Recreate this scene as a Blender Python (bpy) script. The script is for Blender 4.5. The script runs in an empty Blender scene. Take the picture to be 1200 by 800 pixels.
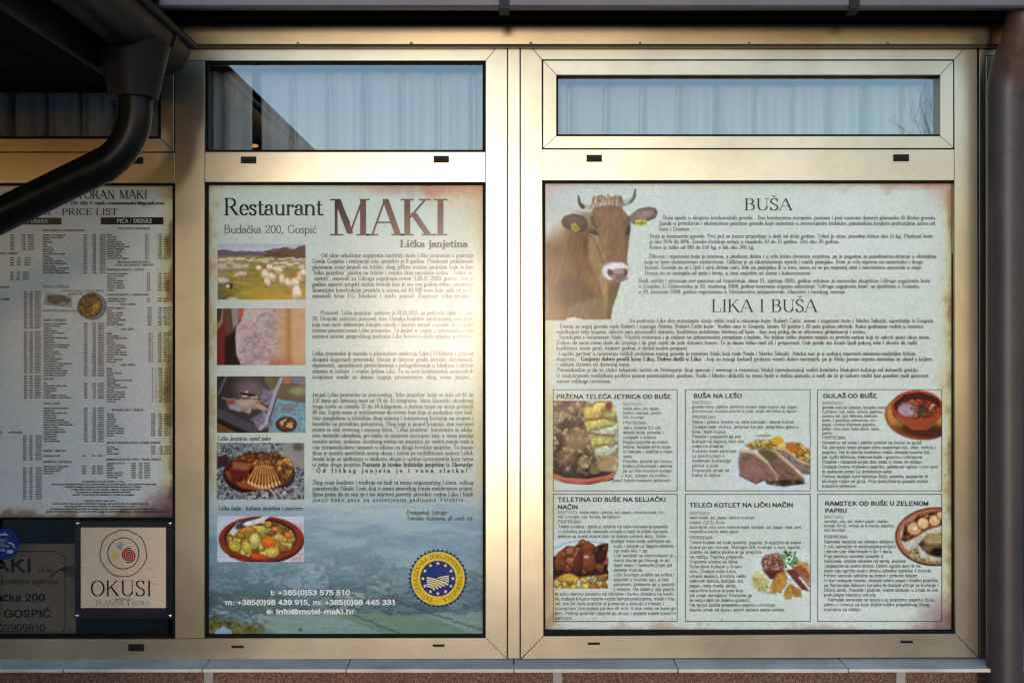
import bpy, bmesh, math, random
import numpy as np
from mathutils import Vector, Matrix
from mathutils.geometry import delaunay_2d_cdt

random.seed(7)
SC = bpy.context.scene
COL = SC.collection
R = math.radians

# ------------------------------------------------------------------ camera, sky, sun, exposure
D = 2.6                    # camera to glass plane (y = 0)
ZC = 1.55                  # camera height
S = 0.002                  # metres per photo pixel on the glass plane
cam_d = bpy.data.cameras.new('camera')
cam_d.sensor_width = 36
cam_d.lens = 36 * D / (1200 * S)
cam_d.clip_start = 0.05
cam_d.clip_end = 2000
cam = bpy.data.objects.new('camera', cam_d)
COL.objects.link(cam)
cam.location = (0, -D, ZC)
cam.rotation_euler = (R(90), 0, 0)
SC.camera = cam

SUN_EL = R(0.7)            # low sun behind the camera
SUN_AZ = R(2.7)            # a little to the left of straight behind
sun_dir = Vector((-math.sin(SUN_AZ) * math.cos(SUN_EL), -math.cos(SUN_AZ) * math.cos(SUN_EL), math.sin(SUN_EL)))
world = bpy.data.worlds.new('World')
SC.world = world
world.use_nodes = True
wn = world.node_tree
sky = wn.nodes.new('ShaderNodeTexSky')
sky.sky_type = 'NISHITA'
sky.sun_disc = False
sky.sun_elevation = SUN_EL
sky.sun_rotation = math.atan2(sun_dir.x, sun_dir.y)
sky.air_density = 1.0
sky.dust_density = 0.03
sky.ozone_density = 2.5
bg = wn.nodes['Background']
bg.inputs[1].default_value = 0.15
wn.links.new(sky.outputs[0], bg.inputs[0])
sun_l = bpy.data.lights.new('sun', 'SUN')
sun_l.energy = 0.13
sun_l.angle = R(7.5)
sun_l.color = (1.0, 0.84, 0.64)
sun_o = bpy.data.objects.new('sun', sun_l)
COL.objects.link(sun_o)
sun_o.rotation_euler = (-sun_dir).to_track_quat('-Z', 'Y').to_euler()
SC.view_settings.view_transform = 'Standard'
SC.view_settings.look = 'None'
SC.view_settings.exposure = 3.42
SC.view_settings.gamma = 1
SC.view_settings.use_curve_mapping = False
SC.render.engine = 'CYCLES'
SC.cycles.max_bounces = 8
SC.cycles.use_denoising = True
SC.cycles.filter_width = 1.3 if hasattr(SC.cycles, 'filter_width') else None

# ------------------------------------------------------------------ helpers
def P(px, py, y=0.0):
    """a place in the photo, at depth y, as a point of the world"""
    k = S * (D + y) / D
    return Vector(((px - 600) * k, y, ZC + (400 - py) * k))

def thing(name, label, cat, loc=(0, 0, 0), group=None):
    o = bpy.data.objects.new(name, None)
    COL.objects.link(o)
    o.empty_display_size = 0.1
    o.location = loc
    o['label'] = label
    o['category'] = cat
    if group: o['group'] = group
    return o

def link_mesh(name, me, mat, parent=None, label=None):
    o = bpy.data.objects.new(name, me)
    COL.objects.link(o)
    if mat is not None: me.materials.append(mat)
    if parent is not None:
        o.parent = parent
        q = parent
        off = Vector((0, 0, 0))
        while q is not None:
            off += q.location; q = q.parent
        o.location = -off
    if label: o['label'] = label
    return o

def tag(o, label, cat, group=None):
    o['label'] = label; o['category'] = cat
    if group: o['group'] = group
    return o

def struct(o):
    o['kind'] = 'structure'
    return o

def bm_obj(name, bm, mat, parent=None, smooth=False, label=None):
    bmesh.ops.recalc_face_normals(bm, faces=bm.faces[:])
    me = bpy.data.meshes.new(name)
    bm.to_mesh(me); bm.free()
    if smooth:
        me.polygons.foreach_set('use_smooth', [True] * len(me.polygons))
    return link_mesh(name, me, mat, parent, label)

def raw_obj(name, verts, faces, mat, parent=None, label=None, smooth=False):
    me = bpy.data.meshes.new(name)
    me.from_pydata([tuple(v) for v in verts], [], [tuple(f) for f in faces])
    if smooth:
        me.polygons.foreach_set('use_smooth', [True] * len(me.polygons))
    return link_mesh(name, me, mat, parent, label)

def add_prism(bm, pts, y0, y1, bev=0.0012, at=None):
    """polygon given in photo pixels (at depth y0), pushed straight back to y1"""
    fr = [bm.verts.new(P(x, y, y0 if at is None else at)) for x, y in pts]
    for v in fr: v.co.y = y0
    bk = [bm.verts.new((v.co.x, y1, v.co.z)) for v in fr]
    n = len(fr)
    f0 = bm.faces.new(fr)
    bm.faces.new(bk[::-1])
    sides = [bm.faces.new((fr[i], bk[i], bk[(i + 1) % n], fr[(i + 1) % n])) for i in range(n)]
    if bev:
        bmesh.ops.bevel(bm, geom=list(f0.edges), offset=bev, segments=2, affect='EDGES', profile=0.5)

def bar(name, pts, y0, y1, mat, parent, bev=0.0006, label=None):
    bm = bmesh.new()
    add_prism(bm, pts, y0, y1, bev)
    return bm_obj(name, bm, mat, parent, label=label)

def rect(x0, y0, x1, y1):
    return [(x0, y0), (x1, y0), (x1, y1), (x0, y1)]

def add_box(bm, a, b, bev=0.0):
    x0, y0, z0 = a; x1, y1, z1 = b
    r = bmesh.ops.create_cube(bm, size=1)
    for v in r['verts']:
        v.co = Vector(((x0 + x1) / 2 + v.co.x * (x1 - x0), (y0 + y1) / 2 + v.co.y * (y1 - y0), (z0 + z1) / 2 + v.co.z * (z1 - z0)))
    if bev:
        es = list({e for v in r['verts'] for e in v.link_edges})
        bmesh.ops.bevel(bm, geom=es, offset=bev, segments=2, affect='EDGES', profile=0.5)

def box_obj(name, a, b, mat, parent=None, bev=0.0, label=None):
    bm = bmesh.new()
    add_box(bm, a, b, bev)
    return bm_obj(name, bm, mat, parent, label=label)

def add_tube(bm, path, rad, seg=28, caps=True):
    path = [Vector(p) for p in path]
    n = len(path)
    rads = rad if isinstance(rad, (list, tuple)) else [rad] * n
    rings = []
    up = None
    for i, p in enumerate(path):
        t = (path[min(i + 1, n - 1)] - path[max(i - 1, 0)]).normalized()
        if up is None:
            up = Vector((0, 0, 1)) if abs(t.z) < 0.8 else Vector((0, 1, 0))
        u = (up - t * up.dot(t)).normalized()
        up = u
        w = t.cross(u)
        rings.append([bm.verts.new(p + (u * math.cos(2 * math.pi * k / seg) + w * math.sin(2 * math.pi * k / seg)) * rads[i]) for k in range(seg)])
    for a, b in zip(rings, rings[1:]):
        for k in range(seg):
            bm.faces.new((a[k], a[(k + 1) % seg], b[(k + 1) % seg], b[k]))
    if caps:
        bm.faces.new(rings[0][::-1]); bm.faces.new(rings[-1])

def tube_obj(name, path, rad, mat, parent, seg=28, caps=True, label=None):
    bm = bmesh.new()
    add_tube(bm, path, rad, seg, caps)
    o = bm_obj(name, bm, mat, parent, smooth=True, label=label)
    try:
        o.data.set_sharp_from_angle(angle=R(50))
    except Exception:
        pass
    return o

def elbow(p0, p1, p2, n=12):
    p0, p1, p2 = Vector(p0), Vector(p1), Vector(p2)
    return [p0 * (1 - t) ** 2 + p1 * 2 * t * (1 - t) + p2 * t * t for t in [i / n for i in range(n + 1)]]

# ------------------------------------------------------------------ materials
def nodes_of(name):
    m = bpy.data.materials.new(name)
    m.use_nodes = True
    nt = m.node_tree
    return m, nt, nt.nodes['Principled BSDF']

def noise_node(nt, scale, detail=4, rough=0.55, stretch=None, coord='Object'):
    tc = nt.nodes.new('ShaderNodeTexCoord')
    nz = nt.nodes.new('ShaderNodeTexNoise')
    nz.inputs['Scale'].default_value = scale
    nz.inputs['Detail'].default_value = detail
    nz.inputs['Roughness'].default_value = rough
    if stretch:
        mp = nt.nodes.new('ShaderNodeMapping')
        mp.inputs['Scale'].default_value = stretch
        nt.links.new(tc.outputs[coord], mp.inputs[0])
        nt.links.new(mp.outputs[0], nz.inputs['Vector'])
    else:
        nt.links.new(tc.outputs[coord], nz.inputs['Vector'])
    return nz

def ramp(nt, src, stops):
    r = nt.nodes.new('ShaderNodeValToRGB')
    while len(r.color_ramp.elements) < len(stops): r.color_ramp.elements.new(0.5)
    for e, (p, c) in zip(r.color_ramp.elements, stops):
        e.position = p
        e.color = (*c, 1) if len(c) == 3 else c
    nt.links.new(src, r.inputs[0])
    return r

def mat_noise(name, c0, c1, rough=0.6, metal=0.0, scale=20, bump=0.0, bscale=None, r1=None, stretch=None, coat=0.0, spec=0.5):
    m, nt, b = nodes_of(name)
    nz = noise_node(nt, scale, 6, 0.6, stretch)
    rp = ramp(nt, nz.outputs[0], [(0.32, c0), (0.68, c1)])
    nt.links.new(rp.outputs[0], b.inputs['Base Color'])
    b.inputs['Metallic'].default_value = metal
    b.inputs['Specular IOR Level'].default_value = spec
    if r1 is not None:
        rr = nt.nodes.new('ShaderNodeMapRange')
        rr.inputs['From Min'].default_value = 0.3; rr.inputs['From Max'].default_value = 0.7
        rr.inputs['To Min'].default_value = rough; rr.inputs['To Max'].default_value = r1
        nt.links.new(nz.outputs[0], rr.inputs['Value'])
        nt.links.new(rr.outputs[0], b.inputs['Roughness'])
    else:
        b.inputs['Roughness'].default_value = rough
    b.inputs['Coat Weight'].default_value = coat
    b.inputs['Coat Roughness'].default_value = 0.15
    if bump:
        nb = noise_node(nt, bscale or scale * 4, 5, 0.6)
        bp = nt.nodes.new('ShaderNodeBump')
        bp.inputs['Strength'].default_value = bump
        bp.inputs['Distance'].default_value = 0.002
        nt.links.new(nb.outputs[0], bp.inputs['Height'])
        nt.links.new(bp.outputs[0], b.inputs['Normal'])
    return m

def mat_alu(name, stretch, base=(0.375, 0.347, 0.283)):
    """champagne anodised aluminium: fine drawn lines along the bar, faint soiling"""
    m, nt, b = nodes_of(name)
    fine = noise_node(nt, 170, 3, 0.6, stretch)
    big = noise_node(nt, 3.5, 6, 0.65)
    d = tuple(c * 0.965 for c in base); l = tuple(min(1, c * 1.03) for c in base)
    rp = ramp(nt, fine.outputs[0], [(0.3, d), (0.7, l)])
    rp2 = ramp(nt, big.outputs[0], [(0.28, (0.74, 0.72, 0.67)), (0.6, (1, 1, 1))])
    spk = noise_node(nt, 130, 4, 0.7)
    rp3 = ramp(nt, spk.outputs[0], [(0.25, (0.70, 0.66, 0.58)), (0.37, (1, 1, 1))])
    m2 = nt.nodes.new('ShaderNodeMix'); m2.data_type = 'RGBA'; m2.blend_type = 'MULTIPLY'; m2.inputs['Factor'].default_value = 1
    nt.links.new(rp2.outputs[0], m2.inputs['A']); nt.links.new(rp3.outputs[0], m2.inputs['B'])
    mx = nt.nodes.new('ShaderNodeMix'); mx.data_type = 'RGBA'; mx.blend_type = 'MULTIPLY'
    mx.inputs['Factor'].default_value = 1
    nt.links.new(rp.outputs[0], mx.inputs['A']); nt.links.new(m2.outputs['Result'], mx.inputs['B'])
    nt.links.new(mx.outputs['Result'], b.inputs['Base Color'])
    b.inputs['Metallic'].default_value = 0.88
    rr = nt.nodes.new('ShaderNodeMapRange')
    rr.inputs['From Min'].default_value = 0.3; rr.inputs['From Max'].default_value = 0.7
    rr.inputs['To Min'].default_value = 0.28; rr.inputs['To Max'].default_value = 0.31
    nt.links.new(fine.outputs[0], rr.inputs['Value'])
    nt.links.new(rr.outputs[0], b.inputs['Roughness'])
    bp = nt.nodes.new('ShaderNodeBump')
    bp.inputs['Strength'].default_value = 0.02; bp.inputs['Distance'].default_value = 0.001
    nt.links.new(fine.outputs[0], bp.inputs['Height'])
    nt.links.new(bp.outputs[0], b.inputs['Normal'])
    return m

M = {}
M['alu_v'] = mat_alu('champagne_aluminium_upright', (6, 6, 0.12))
M['alu_h'] = mat_alu('champagne_aluminium_level', (0.12, 6, 6))
M['flash'] = mat_alu('champagne_flashing', (0.12, 6, 6), (0.21, 0.183, 0.136))
M['rubber'] = mat_noise('black_rubber', (0.003, 0.003, 0.003), (0.006, 0.0055, 0.005), 0.6, spec=0.1)
M['plastic'] = mat_noise('black_plastic_cap', (0.004, 0.004, 0.004), (0.009, 0.0085, 0.008), 0.5, spec=0.15)
M['brown'] = mat_noise('dark_brown_coated_steel', (0.0045, 0.004, 0.004), (0.009, 0.008, 0.0075), 0.36, 0, 9, 0.08, 60, 0.55, spec=0.2)
M['pipe_dark'] = mat_noise('dark_brown_pipe', (0.003, 0.0028, 0.003), (0.006, 0.0055, 0.0055), 0.26, 0, 14, 0.05, 60, 0.42, spec=0.2)
M['soffit'] = mat_noise('dark_stained_boards', (0.003, 0.0022, 0.0018), (0.008, 0.0055, 0.0042), 0.8, 0, 20, 0.2, 80, stretch=(4, 0.3, 4), spec=0.08)
M['gutter_grey'] = mat_noise('mauve_grey_gutter', (0.085, 0.075, 0.09), (0.12, 0.105, 0.12), 0.45, 0, 12, 0.05)
M['stone'] = mat_noise('pale_grey_stone', (0.46, 0.415, 0.35), (0.68, 0.62, 0.54), 0.7, 0, 9, 0.3, 90)
M['joint'] = mat_noise('pale_mortar_strip', (0.26, 0.255, 0.25), (0.36, 0.35, 0.335), 0.8, 0, 30, 0.2)
M['room'] = mat_noise('dim_room_paint', (0.05, 0.045, 0.04), (0.07, 0.06, 0.05), 0.8)
M['wall_dark'] = mat_noise('brown_rendered_wall', (0.05, 0.045, 0.04), (0.075, 0.065, 0.055), 0.85, 0, 20, 0.3)

def mat_plaster():
    m, nt, b = nodes_of('red_brown_pebble_plaster')
    tc = nt.nodes.new('ShaderNodeTexCoord')
    vo = nt.nodes.new('ShaderNodeTexVoronoi'); vo.inputs['Scale'].default_value = 420
    nt.links.new(tc.outputs['Object'], vo.inputs['Vector'])
    rp = ramp(nt, vo.outputs['Color'], [(0.0, (0.035, 0.018, 0.013)), (0.35, (0.10, 0.045, 0.03)), (0.7, (0.20, 0.10, 0.068)), (1.0, (0.36, 0.25, 0.19))])
    nt.links.new(rp.outputs[0], b.inputs['Base Color'])
    b.inputs['Roughness'].default_value = 0.6
    bp = nt.nodes.new('ShaderNodeBump'); bp.inputs['Strength'].default_value = 0.8; bp.inputs['Distance'].default_value = 0.0015; bp.invert = True
    nt.links.new(vo.outputs['Distance'], bp.inputs['Height'])
    nt.links.new(bp.outputs[0], b.inputs['Normal'])
    return m
M['plaster'] = mat_plaster()

def mat_rust():
    """old copper-brown downpipe: dark violet brown, rust showing on the swan neck"""
    m, nt, b = nodes_of('weathered_brown_pipe')
    nz = noise_node(nt, 7, 8, 0.65)
    nz2 = noise_node(nt, 55, 6, 0.7)
    tc = nt.nodes.new('ShaderNodeTexCoord')
    sp = nt.nodes.new('ShaderNodeSeparateXYZ')
    nt.links.new(tc.outputs['Object'], sp.inputs[0])
    rp = ramp(nt, nz.outputs[0], [(0.3, (0.026, 0.020, 0.023)), (0.7, (0.050, 0.035, 0.036))])
    rs = ramp(nt, nz2.outputs[0], [(0.3, (0.07, 0.030, 0.018)), (0.7, (0.20, 0.075, 0.038))])
    mr = nt.nodes.new('ShaderNodeMapRange')
    mr.inputs['From Min'].default_value = 2.10; mr.inputs['From Max'].default_value = 2.17
    nt.links.new(sp.outputs[2], mr.inputs['Value'])
    ad = nt.nodes.new('ShaderNodeMath'); ad.operation = 'MULTIPLY'
    rk = ramp(nt, nz.outputs[0], [(0.35, (0.2, 0.2, 0.2)), (0.6, (0.9, 0.9, 0.9))])
    nt.links.new(mr.outputs[0], ad.inputs[0]); nt.links.new(rk.outputs[0], ad.inputs[1])
    mx = nt.nodes.new('ShaderNodeMix'); mx.data_type = 'RGBA'
    nt.links.new(ad.outputs[0], mx.inputs['Factor'])
    nt.links.new(rp.outputs[0], mx.inputs['A']); nt.links.new(rs.outputs[0], mx.inputs['B'])
    nt.links.new(mx.outputs['Result'], b.inputs['Base Color'])
    b.inputs['Roughness'].default_value = 0.48
    bp = nt.nodes.new('ShaderNodeBump'); bp.inputs['Strength'].default_value = 0.25; bp.inputs['Distance'].default_value = 0.002
    nt.links.new(nz2.outputs[0], bp.inputs['Height'])
    nt.links.new(bp.outputs[0], b.inputs['Normal'])
    return m
M['rust'] = mat_rust()

COATR = 0.16
def gloss(nt, b, w):
    """the glass-like gloss over the prints: a little smeared and dusty"""
    b.inputs['Specular IOR Level'].default_value = 0.0
    b.inputs['Coat Weight'].default_value = w
    nz = noise_node(nt, 9, 8, 0.7, (1.0, 1.0, 0.45))
    mr = nt.nodes.new('ShaderNodeMapRange')
    mr.inputs['From Min'].default_value = 0.3; mr.inputs['From Max'].default_value = 0.72
    mr.inputs['To Min'].default_value = COATR * 0.8; mr.inputs['To Max'].default_value = COATR * 1.45
    nt.links.new(nz.outputs[0], mr.inputs['Value'])
    nt.links.new(mr.outputs[0], b.inputs['Coat Roughness'])

def mat_print():
    m, nt, b = nodes_of('printed_gloss_foil')
    at = nt.nodes.new('ShaderNodeAttribute'); at.attribute_name = 'Col'
    nt.links.new(at.outputs['Color'], b.inputs['Base Color'])
    b.inputs['Roughness'].default_value = 0.55
    gloss(nt, b, 0.36)
    return m
M['print'] = mat_print()

def mat_ink(name, c, coat=0.36):
    m, nt, b = nodes_of(name)
    nz = noise_node(nt, 40, 2)
    rp = ramp(nt, nz.outputs[0], [(0.3, tuple(v * 0.9 for v in c)), (0.7, tuple(min(1, v * 1.1) for v in c))])
    nt.links.new(rp.outputs[0], b.inputs['Base Color'])
    b.inputs['Roughness'].default_value = 0.55
    gloss(nt, b, coat)
    return m
M['ink'] = mat_ink('black_ink', (0.018, 0.019, 0.021))
M['ink_soft'] = mat_ink('grey_black_ink', (0.035, 0.037, 0.04))
M['ink_mid'] = mat_ink('softer_grey_ink', (0.06, 0.065, 0.07))
M['ink_maroon'] = mat_ink('maroon_ink', (0.09, 0.014, 0.010))
M['ink_plum'] = mat_ink('plum_ink', (0.085, 0.035, 0.04))
M['ink_white'] = mat_ink('white_ink', (0.72, 0.74, 0.75))
M['ink_sepia'] = mat_ink('sepia_ink', (0.028, 0.018, 0.014))
M['ink_blue'] = mat_ink('emblem_blue_ink', (0.010, 0.030, 0.17))
M['ink_navy'] = mat_ink('serrated_navy_ink', (0.012, 0.035, 0.15))
M['ink_yellow'] = mat_ink('emblem_yellow_ink', (0.72, 0.50, 0.03))
M['ink_star'] = mat_ink('pale_yellow_ink', (0.80, 0.66, 0.28))
M['ink_red'] = mat_ink('crimson_ink', (0.40, 0.008, 0.025))
M['ink_cyan'] = mat_ink('cyan_ink', (0.06, 0.30, 0.48))
M['ink_gold'] = mat_ink('golden_ink', (0.72, 0.47, 0.10))
M['ink_green'] = mat_ink('grey_green_ink', (0.20, 0.30, 0.22))
M['ink_violet'] = mat_ink('dark_violet_ink', (0.035, 0.016, 0.035))

def mat_pane(name, fac, tint):
    m = bpy.data.materials.new(name); m.use_nodes = True
    nt = m.node_tree
    nt.nodes.remove(nt.nodes['Principled BSDF'])
    out = nt.nodes['Material Output']
    tr = nt.nodes.new('ShaderNodeBsdfTransparent'); tr.inputs[0].default_value = (*tint, 1)
    gl = nt.nodes.new('ShaderNodeBsdfGlossy'); gl.inputs['Roughness'].default_value = 0.0
    gl.inputs['Color'].default_value = (0.93, 0.94, 0.93, 1)
    lw = nt.nodes.new('ShaderNodeLayerWeight'); lw.inputs['Blend'].default_value = 0.25
    ma = nt.nodes.new('ShaderNodeMath'); ma.operation = 'MULTIPLY_ADD'; ma.use_clamp = True
    ma.inputs[1].default_value = 0.6; ma.inputs[2].default_value = fac
    nt.links.new(lw.outputs['Facing'], ma.inputs[0])
    mx = nt.nodes.new('ShaderNodeMixShader')
    nt.links.new(ma.outputs[0], mx.inputs[0])
    nt.links.new(tr.outputs[0], mx.inputs[1]); nt.links.new(gl.outputs[0], mx.inputs[2])
    nz = noise_node(nt, 1.6, 2)
    bp = nt.nodes.new('ShaderNodeBump'); bp.inputs['Strength'].default_value = 0.03; bp.inputs['Distance'].default_value = 0.01
    nt.links.new(nz.outputs[0], bp.inputs['Height'])
    nt.links.new(bp.outputs[0], gl.inputs['Normal'])
    nt.links.new(mx.outputs[0], out.inputs['Surface'])
    return m
M['pane'] = mat_pane('coated_window_glass', 0.15, (0.60, 0.66, 0.70))
M['pane_low'] = mat_pane('tinted_window_glass', 0.02, (0.55, 0.52, 0.48))
# ------------------------------------------------------------------ painting of printed pictures (vertex colours on a fine grid)
def hsh(ix, iy, seed):
    v = np.sin(ix * 127.1 + iy * 311.7 + seed * 74.7) * 43758.5453
    return v - np.floor(v)

def vnoise(x, y, seed=0):
    ix = np.floor(x); iy = np.floor(y)
    fx = x - ix; fy = y - iy
    fx = fx * fx * (3 - 2 * fx); fy = fy * fy * (3 - 2 * fy)
    a = hsh(ix, iy, seed); b = hsh(ix + 1, iy, seed); c = hsh(ix, iy + 1, seed); d = hsh(ix + 1, iy + 1, seed)
    return (a * (1 - fx) + b * fx) * (1 - fy) + (c * (1 - fx) + d * fx) * fy

def fbm(x, y, seed=0, oct=4):
    s = 0; a = 0.5; t = 0
    for o in range(oct):
        s = s + a * vnoise(x * 2 ** o, y * 2 ** o, seed + o * 13); t += a; a *= 0.55
    return s / t

def sm(e0, e1, v):
    t = np.clip((v - e0) / (e1 - e0), 0, 1)
    return t * t * (3 - 2 * t)

def rgb(*c):
    return np.array(c, dtype=float) / 255.0

def patches(U, V, seed):
    """which field of an uneven patchwork a place belongs to, and how near its edge"""
    iu, iv = np.floor(U), np.floor(V)
    f1 = np.full(U.shape, 9.0); f2 = np.full(U.shape, 9.0); idv = np.zeros(U.shape)
    for du in (-1, 0, 1):
        for dv in (-1, 0, 1):
            gu, gv = iu + du, iv + dv
            d = np.abs(U - gu - hsh(gu, gv, seed) * .9) + np.abs(V - gv - hsh(gu, gv, seed + 7) * .9)
            nw = d < f1
            f2 = np.where(nw, f1, np.minimum(f2, d)); idv = np.where(nw, hsh(gu, gv, seed + 17), idv); f1 = np.where(nw, d, f1)
    return idv, f2 - f1

class Cv:
    """canvas over a photo rectangle; zx, zy, zs turn photo pixels into drawing units"""
    def __init__(s, r, step, zx=0, zy=0, zs=1.0, base=None):
        s.r = r
        nx = max(2, int(round((r[2] - r[0]) / step)) + 1); ny = max(2, int(round((r[3] - r[1]) / step)) + 1)
        s.px, s.py = np.meshgrid(np.linspace(r[0], r[2], nx), np.linspace(r[1], r[3], ny))
        s.X = (s.px - zx) * zs; s.Y = (s.py - zy) * zs
        s.c = np.zeros(s.X.shape + (3,)) if base is None else base(s.px, s.py)
        s.a = np.ones(s.X.shape)
    def mix(s, m, col):
        col = rgb(*col) if not isinstance(col, np.ndarray) else col
        s.c = s.c * (1 - m[..., None]) + col * m[..., None]
        return m
    def fill(s, col): s.c[:] = rgb(*col)
    def m_ell(s, cx, cy, rx, ry, rot=0, soft=0.15):
        c, n = math.cos(R(rot)), math.sin(R(rot))
        u = ((s.X - cx) * c + (s.Y - cy) * n) / rx; v = (-(s.X - cx) * n + (s.Y - cy) * c) / ry
        return np.clip((1 - np.sqrt(u * u + v * v)) / soft + 0.5, 0, 1)
    def m_poly(s, pts, soft=4.0, rag=0, rs=12, seed=3):
        X, Y = s.X, s.Y
        if rag:
            X = X + (vnoise(X / rs, Y / rs, seed) - .5) * rag; Y = Y + (vnoise(X / rs, Y / rs, seed + 5) - .5) * rag
        inside = np.zeros(X.shape, bool); d = np.full(X.shape, 1e9)
        n = len(pts)
        for i in range(n):
            x0, y0 = pts[i]; x1, y1 = pts[(i + 1) % n]
            if y0 != y1:
                cond = ((y0 > Y) != (y1 > Y)) & (X < (x1 - x0) * (Y - y0) / (y1 - y0) + x0)
                inside ^= cond
            dx, dy = x1 - x0, y1 - y0
            t = np.clip(((X - x0) * dx + (Y - y0) * dy) / (dx * dx + dy * dy + 1e-9), 0, 1)
            d = np.minimum(d, np.hypot(X - x0 - t * dx, Y - y0 - t * dy))
        sd = np.where(inside, d, -d)
        return np.clip(sd / soft + 0.5, 0, 1)
    def m_line(s, pts, w, w1=None, soft=3.0):
        m = np.zeros(s.X.shape); n = len(pts) - 1
        w1 = w if w1 is None else w1
        for i in range(n):
            x0, y0 = pts[i]; x1, y1 = pts[i + 1]
            dx, dy = x1 - x0, y1 - y0
            t = np.clip(((s.X - x0) * dx + (s.Y - y0) * dy) / (dx * dx + dy * dy + 1e-9), 0, 1)
            d = np.hypot(s.X - x0 - t * dx, s.Y - y0 - t * dy)
            ww = w + (w1 - w) * (i + t) / n
            m = np.maximum(m, np.clip((ww / 2 - d) / soft + 0.5, 0, 1))
        return m
    def ell(s, cx, cy, rx, ry, col, rot=0, soft=0.15, a=1): return s.mix(s.m_ell(cx, cy, rx, ry, rot, soft) * a, col)
    def poly(s, pts, col, soft=4.0, a=1, rag=0, rs=12): return s.mix(s.m_poly(pts, soft, rag, rs) * a, col)
    def line(s, pts, w, col, w1=None, soft=3.0, a=1): return s.mix(s.m_line(pts, w, w1, soft) * a, col)
    def chunk(s, x, y, rx, ry, col, rot=0, soft=5, seed=None):
        """an uneven piece: rough outline, shaded underside, lighter top"""
        rr = random.Random(int(x * 7 + y * 13)); n = rr.randint(7, 9); c0, s0 = math.cos(R(rot)), math.sin(R(rot))
        pts = []
        for i in range(n):
            a = 2 * math.pi * (i + rr.uniform(-.25, .25)) / n; q = rr.uniform(.84, 1.12)
            u, v = rx * q * math.cos(a), ry * q * math.sin(a)
            pts.append((x + u * c0 - v * s0, y + u * s0 + v * c0))
        col = np.array(col, float)
        s.mix(s.m_poly([(a, b + ry * .12) for a, b in pts], soft * 2.5) * .75, tuple(col * .42))
        m = s.m_poly(pts, soft, min(rx, ry) * .25, min(rx, ry) * .5); s.mix(m, tuple(col * .86))
        s.mix(m * s.m_ell(x - rx * .2, y - ry * .3, rx * .75, ry * .6, rot, .9) * .75, tuple(np.minimum(255, col * 1.16)))
        s.mix(m * sm(.52, .72, fbm(s.X / (rx * .5), s.Y / (ry * .5), int(x))) * .35, tuple(col * .7))
        s.grain(m, .14, min(rx, ry) * .3, None, int(y))
        return m
    def grain(s, m, amt, sx, sy=None, seed=1, oct=3, rot=0):
        sy = sy or sx
        c, n = math.cos(R(rot)), math.sin(R(rot))
        f = 1 + (fbm((s.X * c + s.Y * n) / sx, (-s.X * n + s.Y * c) / sy, seed, oct) - 0.5) * 2 * amt
        s.c = np.clip(s.c * (1 - m[..., None]) + s.c * f[..., None] * m[..., None], 0, 1)
    def cells(s, m, pal, size, seed=1, shade=0.45, rot=0, asp=1.0, a=1.0):
        """chunks of food: one colour per cell, darker towards the gaps"""
        c, n = math.cos(R(rot)), math.sin(R(rot))
        wx = s.X + (vnoise(s.X / size * 1.7, s.Y / size * 1.7, seed + 31) - .5) * size * .5
        wy = s.Y + (vnoise(s.X / size * 1.7, s.Y / size * 1.7, seed + 37) - .5) * size * .5
        U = (wx * c + wy * n) / (size * asp); V = (-wx * n + wy * c) / size
        iu, iv = np.floor(U), np.floor(V)
        f1 = np.full(U.shape, 9.0); f2 = np.full(U.shape, 9.0); idv = np.zeros(U.shape); oy = np.zeros(U.shape)
        for du in (-1, 0, 1):
            for dv in (-1, 0, 1):
                gu = iu + du; gv = iv + dv
                x = gu + hsh(gu, gv, seed) * .9; y = gv + hsh(gu, gv, seed + 7) * .9
                d = np.hypot(U - x, V - y)
                nw = d < f1
                f2 = np.where(nw, f1, np.minimum(f2, d))
                idv = np.where(nw, hsh(gu, gv, seed + 17), idv)
                oy = np.where(nw, V - y, oy)
                f1 = np.where(nw, d, f1)
        P_ = np.array(pal, float) / 255
        k = np.clip((idv * len(pal)).astype(int), 0, len(pal) - 1)
        col = P_[k] * (1 - shade + shade * sm(-0.15, 0.5, f2 - f1))[..., None] * (1 - 0.35 * oy)[..., None]
        col = col * (0.85 + 0.3 * vnoise(s.X / size * 5, s.Y / size * 5, seed + 3))[..., None]
        s.mix(m * a, np.clip(col, 0, 1))

def lin(c):
    c = np.clip(c, 0, 1)
    return np.where(c <= 0.04045, c / 12.92, ((c + 0.055) / 1.055) ** 2.4)

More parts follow.
